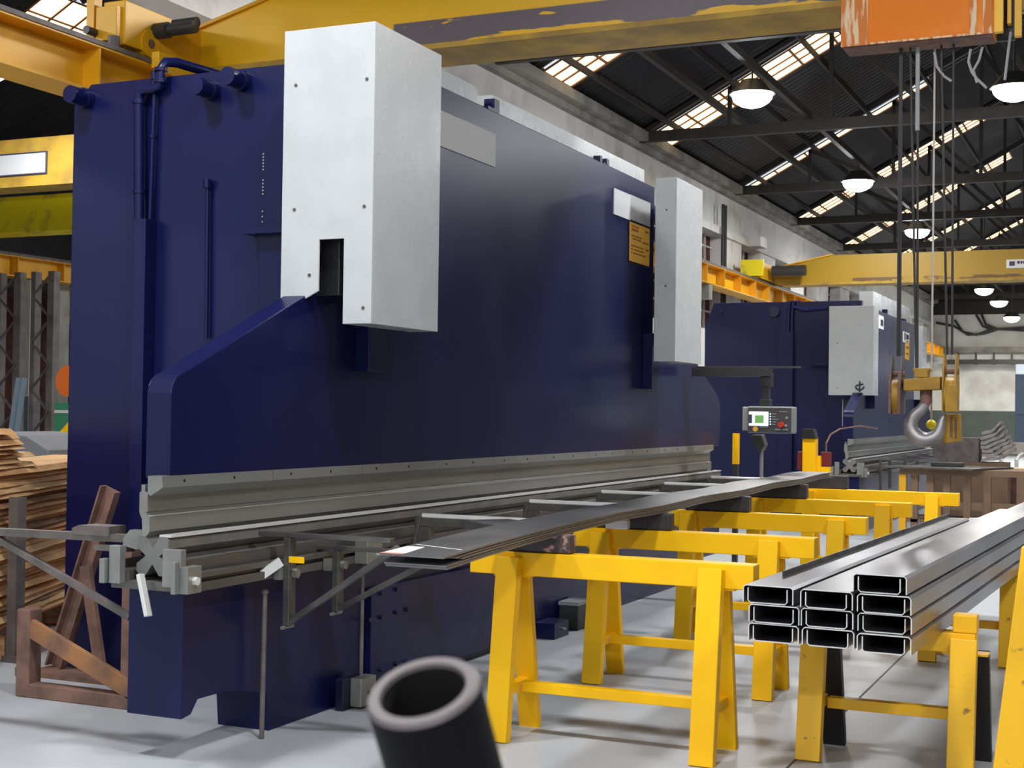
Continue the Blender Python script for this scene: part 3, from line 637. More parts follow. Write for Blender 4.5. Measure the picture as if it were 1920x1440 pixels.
for i, y in enumerate((20.2, 21.0, 22.4, 23.8)):
    b = thing('roller_rest', ('nearest', 'second', 'third', 'farthest')[i] + ' thin steel sheet support on the second press, by the crane hook', 'support arm', 'sheet supports on the second press')
    MB().bar((-3.42, y, 1.0), (-2.6, y, .99), .05, .03).build('arm', 'channel_steel', b)
    MB().box(-3.42, -3.38, y-.03, y+.03, .55, .985).build('post', 'dark_steel', b)
    rebase(b)

# height of the underside of the flat sheets along their length
ZC = [(5.12, .957), (5.5, .978), (6.0, .998), (6.4, 1.009), (7.2, 1.024), (8.0, 1.020), (8.8, 1.036), (9.8, 1.030), (10.7, 1.046), (11.65, 1.038), (12.4, 1.052), (13.2, 1.046), (13.6, 1.044)]
def zc(y):
    for (a, za), (b, zb) in zip(ZC, ZC[1:]):
        if y <= b:
            t = (y-a)/(b-a); t = t*t*(3-2*t) if False else t; return za+(zb-za)*t
    return ZC[-1][1]

# ------------------------------------------------------------------ yellow trestles
def sawhorse(label, x0, x1, yc, lx, top=.905, group='yellow steel trestles', black_back=False, bh=.115, m_='yellow', far_x1=None):
    o = thing('sawhorse', label, 'trestle', group)
    B('beam', m_, o, (x0, x1, yc-.055, yc+.055, top-bh, top), bevel=.004)
    lw = .062
    for x in lx:
        # near leg sits on the near side of the beam, far leg under it
        zt = top-.022
        MB().bar((x, yc-.20, 0.0), (x, yc-.085, zt), .115, .062, (0, 1, 0)).build('leg', m_, o, bevel=.004)
        xo = .045 if black_back else .005
        MB().bar((x+xo, yc+.19, 0.0), (x+xo, yc+.045, top-bh-.002), .105, .05, (0, 1, 0)).build('leg', 'black' if black_back else m_, o, bevel=.004)
        MB().bar((x, yc-.15, .235), (x, yc+.14, .235), .06, .05).build('brace', m_, o, bevel=.003)
        B('bracket', m_, o, (x-.10, x+.10, yc-.05, yc+.05, top-bh-.008, top-bh+.001))
    B('stretcher', m_, o, (lx[0]+.05, lx[1]-.05, yc-.025, yc+.035, .215, .265), bevel=.003)
    return rebase(o)
SH = [(6.42, -3.085, -1.64, (-2.855, -1.83)), (8.0, -3.16, -1.70, (-2.97, -1.95)), (9.8, -3.15, -1.735, (-2.98, -1.93)), (11.65, -3.16, -1.715, (-2.97, -1.93)), (13.4, -3.1, -1.55, (-2.9, -1.78))]
nm = ('nearest', 'second nearest', 'middle', 'second farthest', 'farthest')
for (y, a, b, lx), n_ in zip(SH, nm):
    sawhorse('bright yellow trestle under the flat steel sheets, %s of the row' % n_, a, b, y, lx, group='yellow trestles under the flat sheets')
for i, (y, *_r) in enumerate(SH):
    zt = zc(y)-.0125
    b = B('spacer_block', 'block', None, (-3.02, -2.555, y-.045, y+.045, .906, zt), bevel=.010)
    B('worn_end', 'block_end' if i == 0 else 'block', b, (-2.70, -2.552, y-.0465, y+.0465, .908, zt+.001), bevel=.010)
    tag(b, 'dark square bar between the sheets and the %s trestle of the row' % nm[i], 'spacer', 'dark spacer bars under the sheets'); rebase(b)
b = tag(B('folded_rag', 'paper', None, (-2.94, -2.80, 7.90, 7.99, .906, .965), bevel=.01), 'white folded pad beside the dark bar on the second trestle', 'pad'); rebase(b)
# flat sheets
def sheet(k, y0, y1, x0, x1, lab, lift=0.0, m_='sheet_steel'):
    n = 60; vs = []; th = .0075
    for i in range(n+1):
        y = y0+(y1-y0)*i/n; s = max(0, (7.0-y)/1.9)
        z = zc(y) - .012 + k*.0095 + lift*s*s
        for (x, dz) in ((x0, 0), (x1, 0), (x1, th), (x0, th)): vs.append((x, y, z+dz))
    fs = [(4*i+j, 4*i+(j+1) % 4, 4*i+4+(j+1) % 4, 4*i+4+j) for i in range(n) for j in range(4)] + [(0, 1, 2, 3), (4*n+3, 4*n+2, 4*n+1, 4*n)]
    o = MB().add(vs, fs).build('steel_sheet', m_); tag(o, lab, 'steel sheet', 'flat steel sheets on the trestles'); return o
XL, XR = -2.895, -2.60
rebase(sheet(0, 5.155, 12.9, XL+.004, XR, 'bottom long flat steel sheet of the pile on the trestles'))
rebase(sheet(1, 5.15, 12.75, XL, XR-.004, 'second lowest long flat steel sheet of the pile on the trestles'))
rebase(sheet(2, 5.30, 12.8, XL+.006, XR-.002, 'middle long flat steel sheet of the pile on the trestles', .004))
rebase(sheet(3, 5.24, 12.85, XL+.01, XR-.006, 'second highest long flat steel sheet of the pile on the trestles', .006))
s3 = sheet(4, 5.13, 12.95, XL-.012, XR-.004, 'topmost long flat steel sheet with a white label at its near end', .010)
def ztop(y): return zc(y)-.012+4*.0095+.0075+.010*(max(0, 7-y)/1.9)**2
P_ = [(-2.905, 5.135), (-2.80, 5.135), (-2.815, 5.36), (-2.90, 5.36)]
MB().add([(x, y, ztop(y)+.0005) for x, y in P_]+[(x, y, ztop(y)+.0015) for x, y in P_], [(0, 3, 2, 1), (4, 5, 6, 7), (0, 1, 5, 4), (1, 2, 6, 5), (2, 3, 7, 6), (3, 0, 4, 7)]).build('paper_label', 'paper', s3)
P_ = [(-2.905, 5.131), (-2.80, 5.131), (-2.80, 5.16), (-2.905, 5.16)]
MB().add([(x, y, ztop(y)+.0015) for x, y in P_]+[(x, y, ztop(y)+.0022) for x, y in P_], [(0, 3, 2, 1), (4, 5, 6, 7), (0, 1, 5, 4), (1, 2, 6, 5), (2, 3, 7, 6), (3, 0, 4, 7)]).build('label_edge', 'paper_red', s3)
P_ = [(-2.89, 5.42), (-2.63, 5.34), (-2.63, 5.35), (-2.89, 5.43)]
MB().add([(x, y, ztop(y)+.001) for x, y in P_], [(0, 1, 2, 3)]).build('chalk_line', 'paper', s3)
rebase(s3)
# small loose plate on the nearest roller arm
b = tag(MB().prism([(-3.42, 6.95), (-3.12, 6.75), (-3.05, 7.05), (-3.25, 7.18)], 'Z', .992, .998).build('loose_plate', 'sheet_steel'), 'small loose plate between the nearest roller arm and the sheets', 'plate'); rebase(b)

# ------------------------------------------------------------------ lipped channels on the right
YAW = R(-2.33); CH0 = Vector((-.872, 5.95, 0))
def chan(x0, z0, w_, h, ln, openup, lab, dy=0.0, t=.0045):
    """C channel, local x from right edge leftwards negative, extruded along its length"""
    x1 = x0+w_; lip = .0; r = .012
    if openup:
        pts = [(x0, z0+h), (x0, z0+r), (x0+r, z0), (x1-r, z0), (x1, z0+r), (x1, z0+h), (x1-t, z0+h), (x1-t, z0+r), (x1-r, z0+t), (x0+r, z0+t), (x0+t, z0+r), (x0+t, z0+h)]
    else:
        pts = [(x0, z0), (x0, z0+h-r), (x0+r, z0+h), (x1-r, z0+h), (x1, z0+h-r), (x1, z0), (x1-t, z0), (x1-t, z0+h-r), (x1-r, z0+h-t), (x0+r, z0+h-t), (x0+t, z0+h-r), (x0+t, z0)]
    o = MB().prism(pts, 'Y', dy, ln).build('steel_channel', 'channel_steel')
    o.location = CH0; o.rotation_euler = (0, 0, YAW)
    m = MB().prism(pts, 'Y', dy-.0012, dy-.0002); m.build('cut_edge', 'bright_steel', o)
    return tag(o, lab, 'steel channel', 'grey steel channels stacked on the right')
colx = [(-.690, 'left'), (-.455, 'middle'), (-.222, 'right')]
rown = ['bottom row', 'second row from the bottom', 'third row from the bottom', 'top row']
for ci, (cx_, cn) in enumerate(colx):
    for rI in range(4 if ci == 2 else 3):
        z = .620 + rI*.0815 + (.004 if ci < 2 else 0)
        ln = 4.75 if (ci == 0 and rI == 2) else (6.0 + .03*((ci*3+rI) % 4))
        j = rnd.uniform(-.004, .004) + (-.028 if (ci == 0 and rI == 2) else 0) + (-.02 if rI == 3 else 0)
        flip = (ci+rI) % 2 == 0
        dj = rnd.uniform(-.02, .02)
        chan(cx_+j, z+.003, .222, .076, ln, False, 'outer steel channel, open side down, %s column, %s' % (cn, rown[rI]), dj)
        chan(cx_+j+.020, z, .176, .066, ln, True, 'inner steel channel nested open side up, %s column, %s' % (cn, rown[rI]), dj+.004)
o = MB().prism([(-.640, .868), (-.634, .868), (-.634, .893), (-.640, .893)], 'Y', .35, 4.8).build('steel_strip', 'dark_steel'); o.location = CH0; o.rotation_euler = (0, 0, YAW)
tag(o, 'thin dark steel strip standing on edge on top of the left channel column', 'steel strip')
sawhorse('low yellow trestle with black rear legs under the near end of the channels', -1.52, -.70, 6.75, (-1.42, -.745), top=.617, black_back=True, bh=.09, m_='yellow_worn', group='trestles under the channels')
b = B('stop_peg', 'yellow_worn', None, (-.80, -.695, 6.70, 6.80, .618, .70), bevel=.006); tag(b, 'yellow stop block on the trestle end beside the channels', 'stop'); rebase(b)
sawhorse('yellow trestle under the middle of the channels, behind the low one', -1.40, -.50, 9.75, (-1.30, -.80), top=.617, bh=.09, m_='yellow_worn', group='trestles under the channels')
# trestle standing across, at the right edge
o = thing('sawhorse', 'tall worn yellow trestle leaning into view at the right edge, nearest the viewer', 'trestle')
B('beam', 'yellow_worn', o, (-.40, -.28, 5.30, 8.0, 1.05, 1.16), bevel=.004)
for yy in (5.42, 7.85):
    MB().bar((-.535, yy, 0), (-.405, yy, 1.13), .062, .105, (1, 0, 0)).build('leg', 'yellow_worn', o, bevel=.004)
    MB().bar((-.14, yy, 0), (-.27, yy, 1.13), .062, .105, (1, 0, 0)).build('leg', 'yellow_worn', o, bevel=.004)
    MB().bar((-.49, yy, .30), (-.18, yy, .30), .04, .05).build('brace', 'yellow_worn', o)
rebase(o); o.location.x += .05

# ------------------------------------------------------------------ pipe end close to the viewer
c = at(792, 1293, 'Y', 1.15); view = (c-CAM).normalized()
ph = math.radians(15.5); el = math.asin(.545)
perp = (c2w(Vector((-math.sin(ph), -math.cos(ph), 0))));  perp = (perp - view*perp.dot(view)).normalized()
ax = (perp*math.cos(el) - view*math.sin(el)).normalized()       # pointing up out of the open end
dist = (c-CAM).length; Ro = 107.0*dist/F
L_ = c.z/ax.z - .03
o = thing('steel_pipe', 'thick-walled black steel pipe standing open-ended in the foreground', 'pipe')
def ring_pipe(mb, p0, p1, ro, ri, n=48):
    d = (p1-p0).normalized(); a = d.orthogonal().normalized(); b = d.cross(a)
    def circ(p, r): return [p+(a*math.cos(2*math.pi*i/n)+b*math.sin(2*math.pi*i/n))*r for i in range(n)]
    ch = .003
    return circ, d
p1 = c; p0 = c - ax*L_
circ, d = ring_pipe(None, p0, p1, Ro, Ro*.76)
n = 48
vs = circ(p0, Ro) + circ(p1-d*.004, Ro); MB().add(vs, [(i, (i+1) % n, n+(i+1) % n, n+i) for i in range(n)]).build('outer_wall', 'pipe', o, smooth=True)
vs = circ(p1-d*.004, Ro) + circ(p1, Ro-.003) + circ(p1, Ro*.77) + circ(p1-d*.004, Ro*.74)
MB().add(vs, [(k*n+i, k*n+(i+1) % n, (k+1)*n+(i+1) % n, (k+1)*n+i) for k in range(3) for i in range(n)]).build('cut_rim', 'pipe_cut', o)
vs = circ(p1-d*.004, Ro*.74) + circ(p0, Ro*.74); MB().add(vs, [(i, (i+1) % n, n+(i+1) % n, n+i) for i in range(n)]).build('inner_wall', 'pipe_in', o, smooth=True)
rebase(o)

# ------------------------------------------------------------------ rusty frames and timber pile at the left
o = thing('steel_prop', 'tall rusty channel prop leaning over on a base plate beside the big press', 'prop')
def chan_bar(mb, p0, p1, w_, up=(0, 1, 0), d_=.05):
    p0 = Vector(p0); p1 = Vector(p1); dd = (p1-p0).normalized(); u = Vector(up); a = dd.cross(u).normalized()
    mb.bar(p0, p1, w_, .01, up)
    for s_ in (-1, 1): mb.bar(p0+a*(s_*(w_/2-.005))-u*d_/2, p1+a*(s_*(w_/2-.005))-u*d_/2, .012, d_, up)
q0, q1 = at(112, 1250, 'Y', 6.62), at(216, 915, 'Y', 6.62)
m = MB(); chan_bar(m, (q0.x, 6.60, .03), (q1.x, 6.60, 1.11), .115); m.build('leaning_post', 'rust', o)
q2, q3 = at(165, 1060, 'Y', 6.52), at(195, 1252, 'Y', 6.52)
m = MB(); m.bar((q2.x, 6.50, q2.z), (q3.x, 6.50, .03), .07, .03, (0, 1, 0)); m.build('counter_post', 'rust', o)
B('base_plate', 'rust', o, (q0.x-.08, q3.x+.10, 6.42, 6.66, 0, .03)); B('base_foot', 'rust_grey', o, (q0.x-.14, q0.x-.04, 6.4, 6.5, .0, .05)); rebase(o)
o = thing('rusty_stand', 'low rusty triangular frame lying upright on the floor behind the press table', 'frame')
a0, a1, a2 = at(55, 1140, 'Y', 6.0), at(52, 1290, 'Y', 6.0), at(245, 1292, 'Y', 6.0)
MB().box(a0.x-.045, a0.x+.05, 5.95, 6.05, 0.0, a0.z).build('upright', 'rust', o, bevel=.01)
MB().box(a0.x-.03, -4.75, 5.955, 6.045, 0.0, .075).build('foot_rail', 'rust', o, bevel=.006)
MB().bar((a0.x+.04, 5.97, a0.z-.10), (-4.85, 5.97, .10), .03, .10).build('diagonal', 'rust_orange', o, bevel=.003)
MB().box(-4.93, -4.87, 5.96, 6.04, .0, .90).build('rear_upright', 'rust', o, bevel=.003)
rebase(o)
# timber: thin sawn boards with wavy bark edges, stacked in a rack
dirv = Vector((-.41, .912, 0)).normalized(); nrm = Vector((.912, .41, 0)).normalized()
base = Vector((-6.92, 7.55, 0))
k = 0
def board(start, ln, w_, th, z, tilt, lab, mt, shift=0.0, yaw=0.0):
    dv = (dirv + nrm*yaw).normalized(); nv = Vector((dv.y, -dv.x, 0)); nn = 10; vs = []
    wob = [rnd.uniform(-.02, .02) for _ in range(nn+1)]
    for i in range(nn+1):
        p = start + dv*(ln*i/nn); e = w_ + wob[i]; zz = z + tilt*ln*i/nn
        for (u, dz) in ((.012, 0), (-e, 0), (-e-.006, th), (-.028, th)):
            q = p + nv*(shift+u+wob[i]*.8); vs.append((q.x, q.y, zz+dz))
    fs = [(4*i+j, 4*i+(j+1) % 4, 4*i+4+(j+1) % 4, 4*i+4+j) for i in range(nn) for j in range(4)] + [(0, 1, 2, 3), (4*nn+3, 4*nn+2, 4*nn+1, 4*nn)]
    b = MB().add(vs, fs).build('wooden_board', mt); tag(b, lab, 'board', 'sawn boards in the timber pile'); return rebase(b)
z = .16
ords = ['lowest', 'second', 'third', 'fourth', 'fifth', 'sixth', 'seventh', 'eighth', 'ninth', 'tenth', 'eleventh', 'twelfth', 'thirteenth', 'fourteenth', 'fifteenth', 'sixteenth', 'seventeenth', 'eighteenth', 'nineteenth', 'twentieth', 'twenty-first', 'twenty-second', 'twenty-third', 'twenty-fourth', 'twenty-fifth', 'twenty-sixth', 'twenty-seventh', 'twenty-eighth', 'twenty-ninth', 'thirtieth', 'thirty-first', 'thirty-second', 'thirty-third', 'thirty-fourth', 'thirty-fifth', 'thirty-sixth', 'thirty-seventh', 'thirty-eighth', 'thirty-ninth', 'fortieth']
i = 0
while z < 1.42 and i < 38:
    th = rnd.uniform(.024, .040)
    mt = rnd.choice(['wood', 'wood', 'wood_pale', 'wood_pale', 'wood_dark'])
    full = z < 1.16
    ln = rnd.uniform(4.2, 4.6) if full else rnd.uniform(1.75, 2.1) - (z-1.16)*1.2
    tilt = 0.0
    st = base + dirv*rnd.uniform(-2.3, -2.1)
    for (sh_, sfx) in ((rnd.uniform(-.03, .05) - max(0, z-1.16)*.10, 'in the timber pile at the far left'),):
        board(st, ln, .62, th, z, 0.0, '%s long sawn board from the floor, %s' % (ords[i], sfx), mt, sh_, rnd.uniform(-.01, .01))
    z += th + rnd.uniform(.001, .005); i += 1
for n_, t_ in enumerate((-.9, .6, 1.9)):
    p = base + dirv*t_
    b = MB().bar((p.x+nrm.x*.08, p.y+nrm.y*.08, .08), (p.x-nrm.x*1.0, p.y-nrm.y*1.0, .08), .12, .145).build('bearer', 'wood_dark'); tag(b, ('nearest', 'middle', 'farthest')[n_] + ' thick timber bearer under the pile of boards', 'bearer', 'bearers under the timber pile'); rebase(b)
o = thing('timber_rack', 'dark steel rack post standing in front of the timber pile', 'rack')
p = at(28, 1100, 'Y', 6.75)
B('post', 'rust_grey', o, (p.x-.035, p.x+.035, 6.72, 6.80, 0, 1.02)); B('foot', 'rust_grey', o, (p.x-.3, p.x+.08, 6.70, 6.82, 0, .04)); rebase(o)

# ------------------------------------------------------------------ crane way and overhead cranes
def runway(x, y0, y1, zt, lab, step=1.25):
    o = thing('crane_rail_beam', lab, 'crane beam')
    m = MB(); m.box(x-.19, x+.19, y0, y1, zt-.42, zt-.40); m.box(x-.19, x+.19, y0, y1, zt-.045, zt-.03); m.box(x-.012, x+.012, y0, y1, zt-.40, zt-.03)
    m.build('beam', 'yellow_crane', o)
    m = MB(); y = y0+.3
    while y < y1: m.box(x-.18, x+.18, y, y+.02, zt-.40, zt-.03); y += step
    m.build('stiffener', 'yellow_crane', o)
    B('rail', 'rust_grey', o, (x-.06, x+.06, y0, y1, zt+.012, zt+.05)); B('flange_shade', 'rust_grey', o, (x-.20, x+.20, y0, y1, zt-.028, zt+.012))  # dark strip over the top flange is drawn as its shadow
    return o
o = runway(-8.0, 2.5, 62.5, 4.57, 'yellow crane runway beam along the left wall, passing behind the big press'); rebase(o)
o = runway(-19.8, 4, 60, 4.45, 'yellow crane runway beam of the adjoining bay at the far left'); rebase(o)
for i, y in enumerate([14.0, 20.4, 26.8, 33.2, 39.6, 46.0]):
    b = tag(B('concrete_corbel', 'concrete', None, (-8.5, -7.82, y-.12, y+.12, 3.85, 4.145)), ('first', 'second', 'third', 'fourth', 'fifth', 'farthest')[i] + ' concrete corbel carrying the runway beam along the wall', 'corbel', 'corbels under the runway beam'); rebase(b)
def crane(label, y, zb, x0, x1, g, xs, zt, xt):
    o = thing('overhead_crane', label, 'crane')
    MB().prism([(x0, zb+.02), (x0, zb+.36), (xs[0], zt), (x1, zt), (x1, zb+.02)], 'Y', y, y+.5).build('girder', g, o, bevel=.004)
    B('bottom_flange', 'yellow_dirty', o, (x0+.2, x1, y-.05, y+.55, zb-.025, zb+.02))
    MB().bar((x0-.05, y-.01, zb+.37), (xs[0], y-.01, zt+.01), .05, .03).build('edge_strip', 'yellow_crane', o)
    return o
# near crane
o = crane('large yellow overhead crane spanning the hall right above the big press', 10.5, 4.66, -8.0, 9.0, 'girder_near', (-6.95,), 5.30, 0)
B('end_truck', 'yellow_crane', o, (-8.13, -7.90, 9.45, 11.9, 4.66, 5.04), bevel=.01)
B('end_plate', 'yellow_crane', o, (-8.15, -7.93, 9.38, 9.45, 4.69, 4.98), bevel=.005)
B('buffer_plate', 'yellow_crane', o, (-8.27, -8.19, 9.4, 9.5, 4.6, 5.3))
MB().cyl((-8.15, 9.37, 4.76), (-8.15, 9.26, 4.76), .035, 16).build('buffer', 'motor', o, smooth=True)
MB().cyl((-7.92, 9.34, 4.60), (-7.92, 9.34, 4.70), .05, 16).build('guide_roller', 'rust_grey', o, smooth=True)
MB().cyl((-8.05, 9.78, 4.74), (-7.885, 9.78, 4.74), .12, 24).build('wheel', 'yellow_crane', o, smooth=True)
MB().cyl((-7.885, 9.78, 4.74), (-7.875, 9.78, 4.74), .04, 16).build('wheel_bearing', 'rust', o)
q0, q1 = at(275, 58, 'X', -7.6), at(360, 48, 'X', -7.3)
m = MB().cyl((-7.90, 9.86, 4.87), (-7.76, 9.86, 4.87), .070, 24); m.cyl((-7.76, 9.86, 4.87), (-7.48, 9.86, 4.87), .055, 24); m.cyl((-7.80, 9.98, 4.95), (-7.55, 9.98, 4.95), .045, 20)
m.build('travel_motor', 'motor', o, smooth=True)
B('stop_bar', 'yellow_crane', o, (-7.66, -7.58, 9.51, 10.6, 4.45, 4.585), bevel=.004)
# trolley housing with ropes, orange
rebase(o)
t = thing('hoist_trolley', 'battered orange hoist housing hanging under the near crane at the upper right', 'hoist')
hx0, hx1 = -2.02, -.975
B('housing', 'orange', t, (hx0, hx1, 10.18, 10.46, 4.26, 4.75), bevel=.006)
B('scraped_corner', 'orange_scraped', t, (hx0+.0, hx0+.19, 10.172, 10.18, 4.27, 4.75)); B('edge_lip', 'orange_scraped', t, (hx0, hx1, 10.165, 10.18, 4.255, 4.268)); B('scraped_corner', 'orange_scraped', t, (hx1-.16, hx1-.11, 10.172, 10.18, 4.27, 4.60)); B('scraped_corner', 'orange_scraped', t, (hx1-.07, hx1-.01, 10.172, 10.18, 4.27, 4.60))
B('underside', 'rust', t, (hx0+.01, hx1-.01, 10.19, 10.45, 4.25, 4.26))
B('side_bracket', 'yellow_worn', t, (hx1, hx1+.06, 10.2, 10.26, 4.27, 4.75), (hx1+.075, hx1+.10, 10.35, 10.42, 4.36, 4.75), (hx1+.12, hx1+.165, 10.40, 10.46, 4.28, 4.75)); B('side_frame', 'black', t, (hx1, hx1+.12, 10.42, 10.46, 4.26, 4.75))
rebase(t)
HY = 10.35
def H(px, py): return at(px, py, 'Y', HY)
ropes = [(1688, 105, 1683, 668), (1691, 105, 1687, 668), (1707, 105, 1718, 690), (1721, 98, 1720, 690), (1765, 100, 1776, 665), (1788, 98, 1785, 665)]
rl = ['leftmost hoist rope', 'second hoist rope from the left', 'third hoist rope, running down slightly inward', 'fourth hoist rope, above the hook shank', 'fifth hoist rope above the right pulley', 'rightmost hoist rope above the right pulley']
for (a, b_, c_, d_), l_ in zip(ropes, rl):
    p, q = H(a, b_), H(c_, d_); p.z = 4.25
    r = MB().cyl(p, q, .0085, 8).build('wire_rope', 'rope', smooth=True); tag(r, l_ + ' between orange housing and hook block', 'rope', 'steel ropes of the hoist'); rebase(r)
p, q = H(1721, 98), H(1720, 245); p.z = 4.25; r = MB().cyl(p, q, .016, 8).build('control_cable', 'cable_pale', smooth=True); tag(r, 'thicker pale cable hanging straight below the orange housing', 'cable'); rebase(r)
for j, pts in enumerate((((1752, 98), (1757, 125), (1770, 143), (1784, 152)), ((1820, 92), (1816, 115), (1822, 135), (1832, 148), (1850, 165)), ((1842, 88), (1836, 112), (1825, 132), (1832, 155)), ((1895, 60), (1890, 100), (1884, 150)))):
    m = MB().tube([H(*p) for p in pts], .010, 6); tag(m.build('slack_cable', 'cable_pale', smooth=True), ('short slack cable curling below the middle of the orange housing', 'slack cable curving right from the housing corner', 'pale slack cable crossing the curved one', 'straight slack cable at the far right of the housing')[j], 'cable', 'slack cables under the hoist')
# hook block
o = thing('crane_hook_block', 'yellow hook block with two pulleys and a big bare steel hook hanging on ropes', 'crane hook')
def poly(pts): return [(H(*p).x, H(*p).z) for p in pts]
MB().prism(poly([(1697, 712), (1766, 706), (1766, 731), (1697, 733)]), 'Y', HY-.09, HY+.09).build('crossbar', 'yellow_dull', o, bevel=.006)
MB().prism(poly([(1714, 691), (1745, 691), (1745, 696), (1742, 696), (1742, 708), (1717, 708), (1717, 696), (1714, 696)]), 'Y', HY-.07, HY+.07).build('bearing_box', 'yellow_dull', o, bevel=.004)
def pulley(cx, ytop, ybot, hw, m1, m2, side):
    c = H(cx, (ytop+ybot)/2)
    a = H(cx-hw, ytop).x; b = H(cx+hw, ytop).x
    m = MB()
    for s_ in (0, 1):
        xx = a if s_ == 0 else b-.012
        m.prism([(HY-.05, H(cx, ytop).z), (HY+.05, H(cx, ytop).z), (HY+.12, H(cx, ybot-45).z), (HY+.10, H(cx, ybot).z), (HY-.10, H(cx, ybot).z), (HY-.12, H(cx, ybot-45).z)], 'X', xx, xx+.012)
    g = m.build('pulley_cheek', m1, o, bevel=.002)
    zc_ = H(cx, ybot-33).z; MB().cyl((a+.014, HY, zc_), (b-.014, HY, zc_), .125, 28).build('sheave', m2, o, smooth=True)
    m = MB().cyl((a-.01, HY, zc_+.16), (b+.01, HY, zc_+.16), .02, 12); m.build('pin', 'rust', o)
    for s_ in ((-1, 1) if side == 0 else ()):
        xx = (a if s_ < 0 else b-.018); B('cheek_frame', 'rust', o, (xx, xx+.018, HY-.135, HY-.115, H(cx, ybot).z, H(cx, ytop+35).z), bevel=.003)
pulley(1683, 668, 776, 11, 'rust_grey', 'yellow_dull', 0)
pulley(1783, 665, 772, 13, 'yellow_dull', 'yellow_dull', 1)
B('face_plate', 'yellow_dull', o, (H(1776, 720).x, H(1799, 720).x, HY-.125, HY-.10, H(1780, 772).z, H(1780, 722).z), bevel=.004)
MB().prism(poly([(1766, 778), (1772, 776), (1796, 776), (1798, 828), (1770, 832), (1764, 826)]), 'Y', HY+.08, HY+.20).build('rope_guard', 'yellow_dull', o, bevel=.006)
m = MB().box(H(1779, 800).x, H(1783, 800).x, HY+.072, HY+.08, H(1780, 820).z, H(1780, 782).z); m.box(H(1788, 800).x, H(1791, 800).x, HY+.072, HY+.08, H(1780, 822).z, H(1780, 782).z); m.build('slot', 'rust', o)
hp = [(1735, 728), (1735, 745), (1734, 757), (1727, 768), (1716, 778), (1709, 790), (1708, 803), (1713, 814), (1723, 822), (1735, 825), (1748, 822), (1758, 814), (1763, 802), (1766, 790), (1770, 781), (1773, 777)]
rs = [.036, .036, .036, .037, .041, .047, .052, .056, .058, .056, .050, .042, .034, .026, .018, .008]
# subdivide the hook curve
def smoothpts(P, Q, k=3):
    out = []; rr = []
    n = len(P)
    for i in range(n-1):
        p0, p1, p2, p3 = P[max(i-1, 0)], P[i], P[i+1], P[min(i+2, n-1)]
        for j in range(k):
            t = j/k
            out.append(tuple(.5*((2*b)+(-a+c)*t+(2*a-5*b+4*c-d)*t*t+(-a+3*b-3*c+d)*t**3) for a, b, c, d in zip(p0, p1, p2, p3))); rr.append(Q[i]*(1-t)+Q[i+1]*t)
    out.append(P[-1]); rr.append(Q[-1]); return out, rr
hp2, rs2 = smoothpts(hp, rs)
MB().tube([H(*p) for p in hp2], .03, 18, rs2).build('hook', 'hook_steel', o, smooth=True)
MB().cyl(H(1736, 757), H(1736, 731), .041, 16).build('shank_collar', 'rust', o, smooth=True)
rebase(o)
b = thing('pendant_ball', 'yellow ball on a pale rope hanging inside the crane hook', 'pendant'); q = at(1746, 796, 'Y', 10.6)
MB().ball(q, .036, 16).build('ball', 'yellow_bright', b, smooth=True); MB().cyl((q.x, q.y, q.z+.03), (q.x+.005, q.y, 4.6), .007, 8).build('rope', 'bar_white', b); rebase(b)
# far crane
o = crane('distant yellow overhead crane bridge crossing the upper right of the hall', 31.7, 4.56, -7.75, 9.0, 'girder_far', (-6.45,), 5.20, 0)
B('end_truck', 'yellow_crane', o, (-8.2, -7.8, 30.6, 33.0, 4.62, 5.0), bevel=.01)
B('end_plate', 'yellow_bright', o, (-8.22, -7.72, 30.5, 30.6, 4.66, 5.02))
MB().cyl((-7.7, 31.3, 4.83), (-6.95, 31.3, 4.83), .12, 16).build('travel_motor', 'motor', o, smooth=True)
q0, q1 = at(1887, 487, 'Y', 31.69), at(1925, 502, 'Y', 31.69)
sp = B('maker_plate', 'paper', o, (q0.x, q1.x+.4, 31.68, 31.70, q1.z, q0.z)); B('plate_mark', 'label_purple', sp, (q0.x+.06, q0.x+.17, 31.67, 31.68, q1.z+.05, q0.z-.04)); dashes(m := MB(), (q0.x, 31.68, q1.z), (1, 0, 0), (0, 0, 1), [(.22, .09, .75, .055)], .006, (0, -1, 0)); m.build('print', 'label_dark', sp)
rebase(o)
# cranes of the adjoining bay
o = thing('overhead_crane', 'dirty yellow crane girder with a blank white plate at the far left', 'crane'); B('girder', 'yellow_dirty', o, (-19.5, -9.0, 15.8, 16.2, 4.85, 5.50), bevel=.02); B('bottom_flange', 'yellow_dirty', o, (-19.5, -9, 15.75, 16.25, 4.78, 4.86))
q0, q1 = at(-20, 285, 'Y', 15.79), at(88, 325, 'Y', 15.79); pl = B('maker_plate', 'label_dark', o, (q0.x-1, q1.x, 15.782, 15.80, q1.z-.01, q0.z-.05), bevel=.03); B('plate_face', 'plate_white', pl, (q0.x-.98, q1.x-.025, 15.775, 15.785, q1.z+.015, q0.z-.075), bevel=.005); rebase(o)
o = thing('overhead_crane', 'bright lemon yellow crane girder with a smudged lower edge at the far left', 'crane'); MB().prism([(19.0, 4.62), (19.0, 5.2), (19.05, 5.28), (19.5, 5.28), (19.5, 4.62)], 'X', -19.5, -9).build('girder', 'yellow_bright', o, bevel=.02); rebase(o)
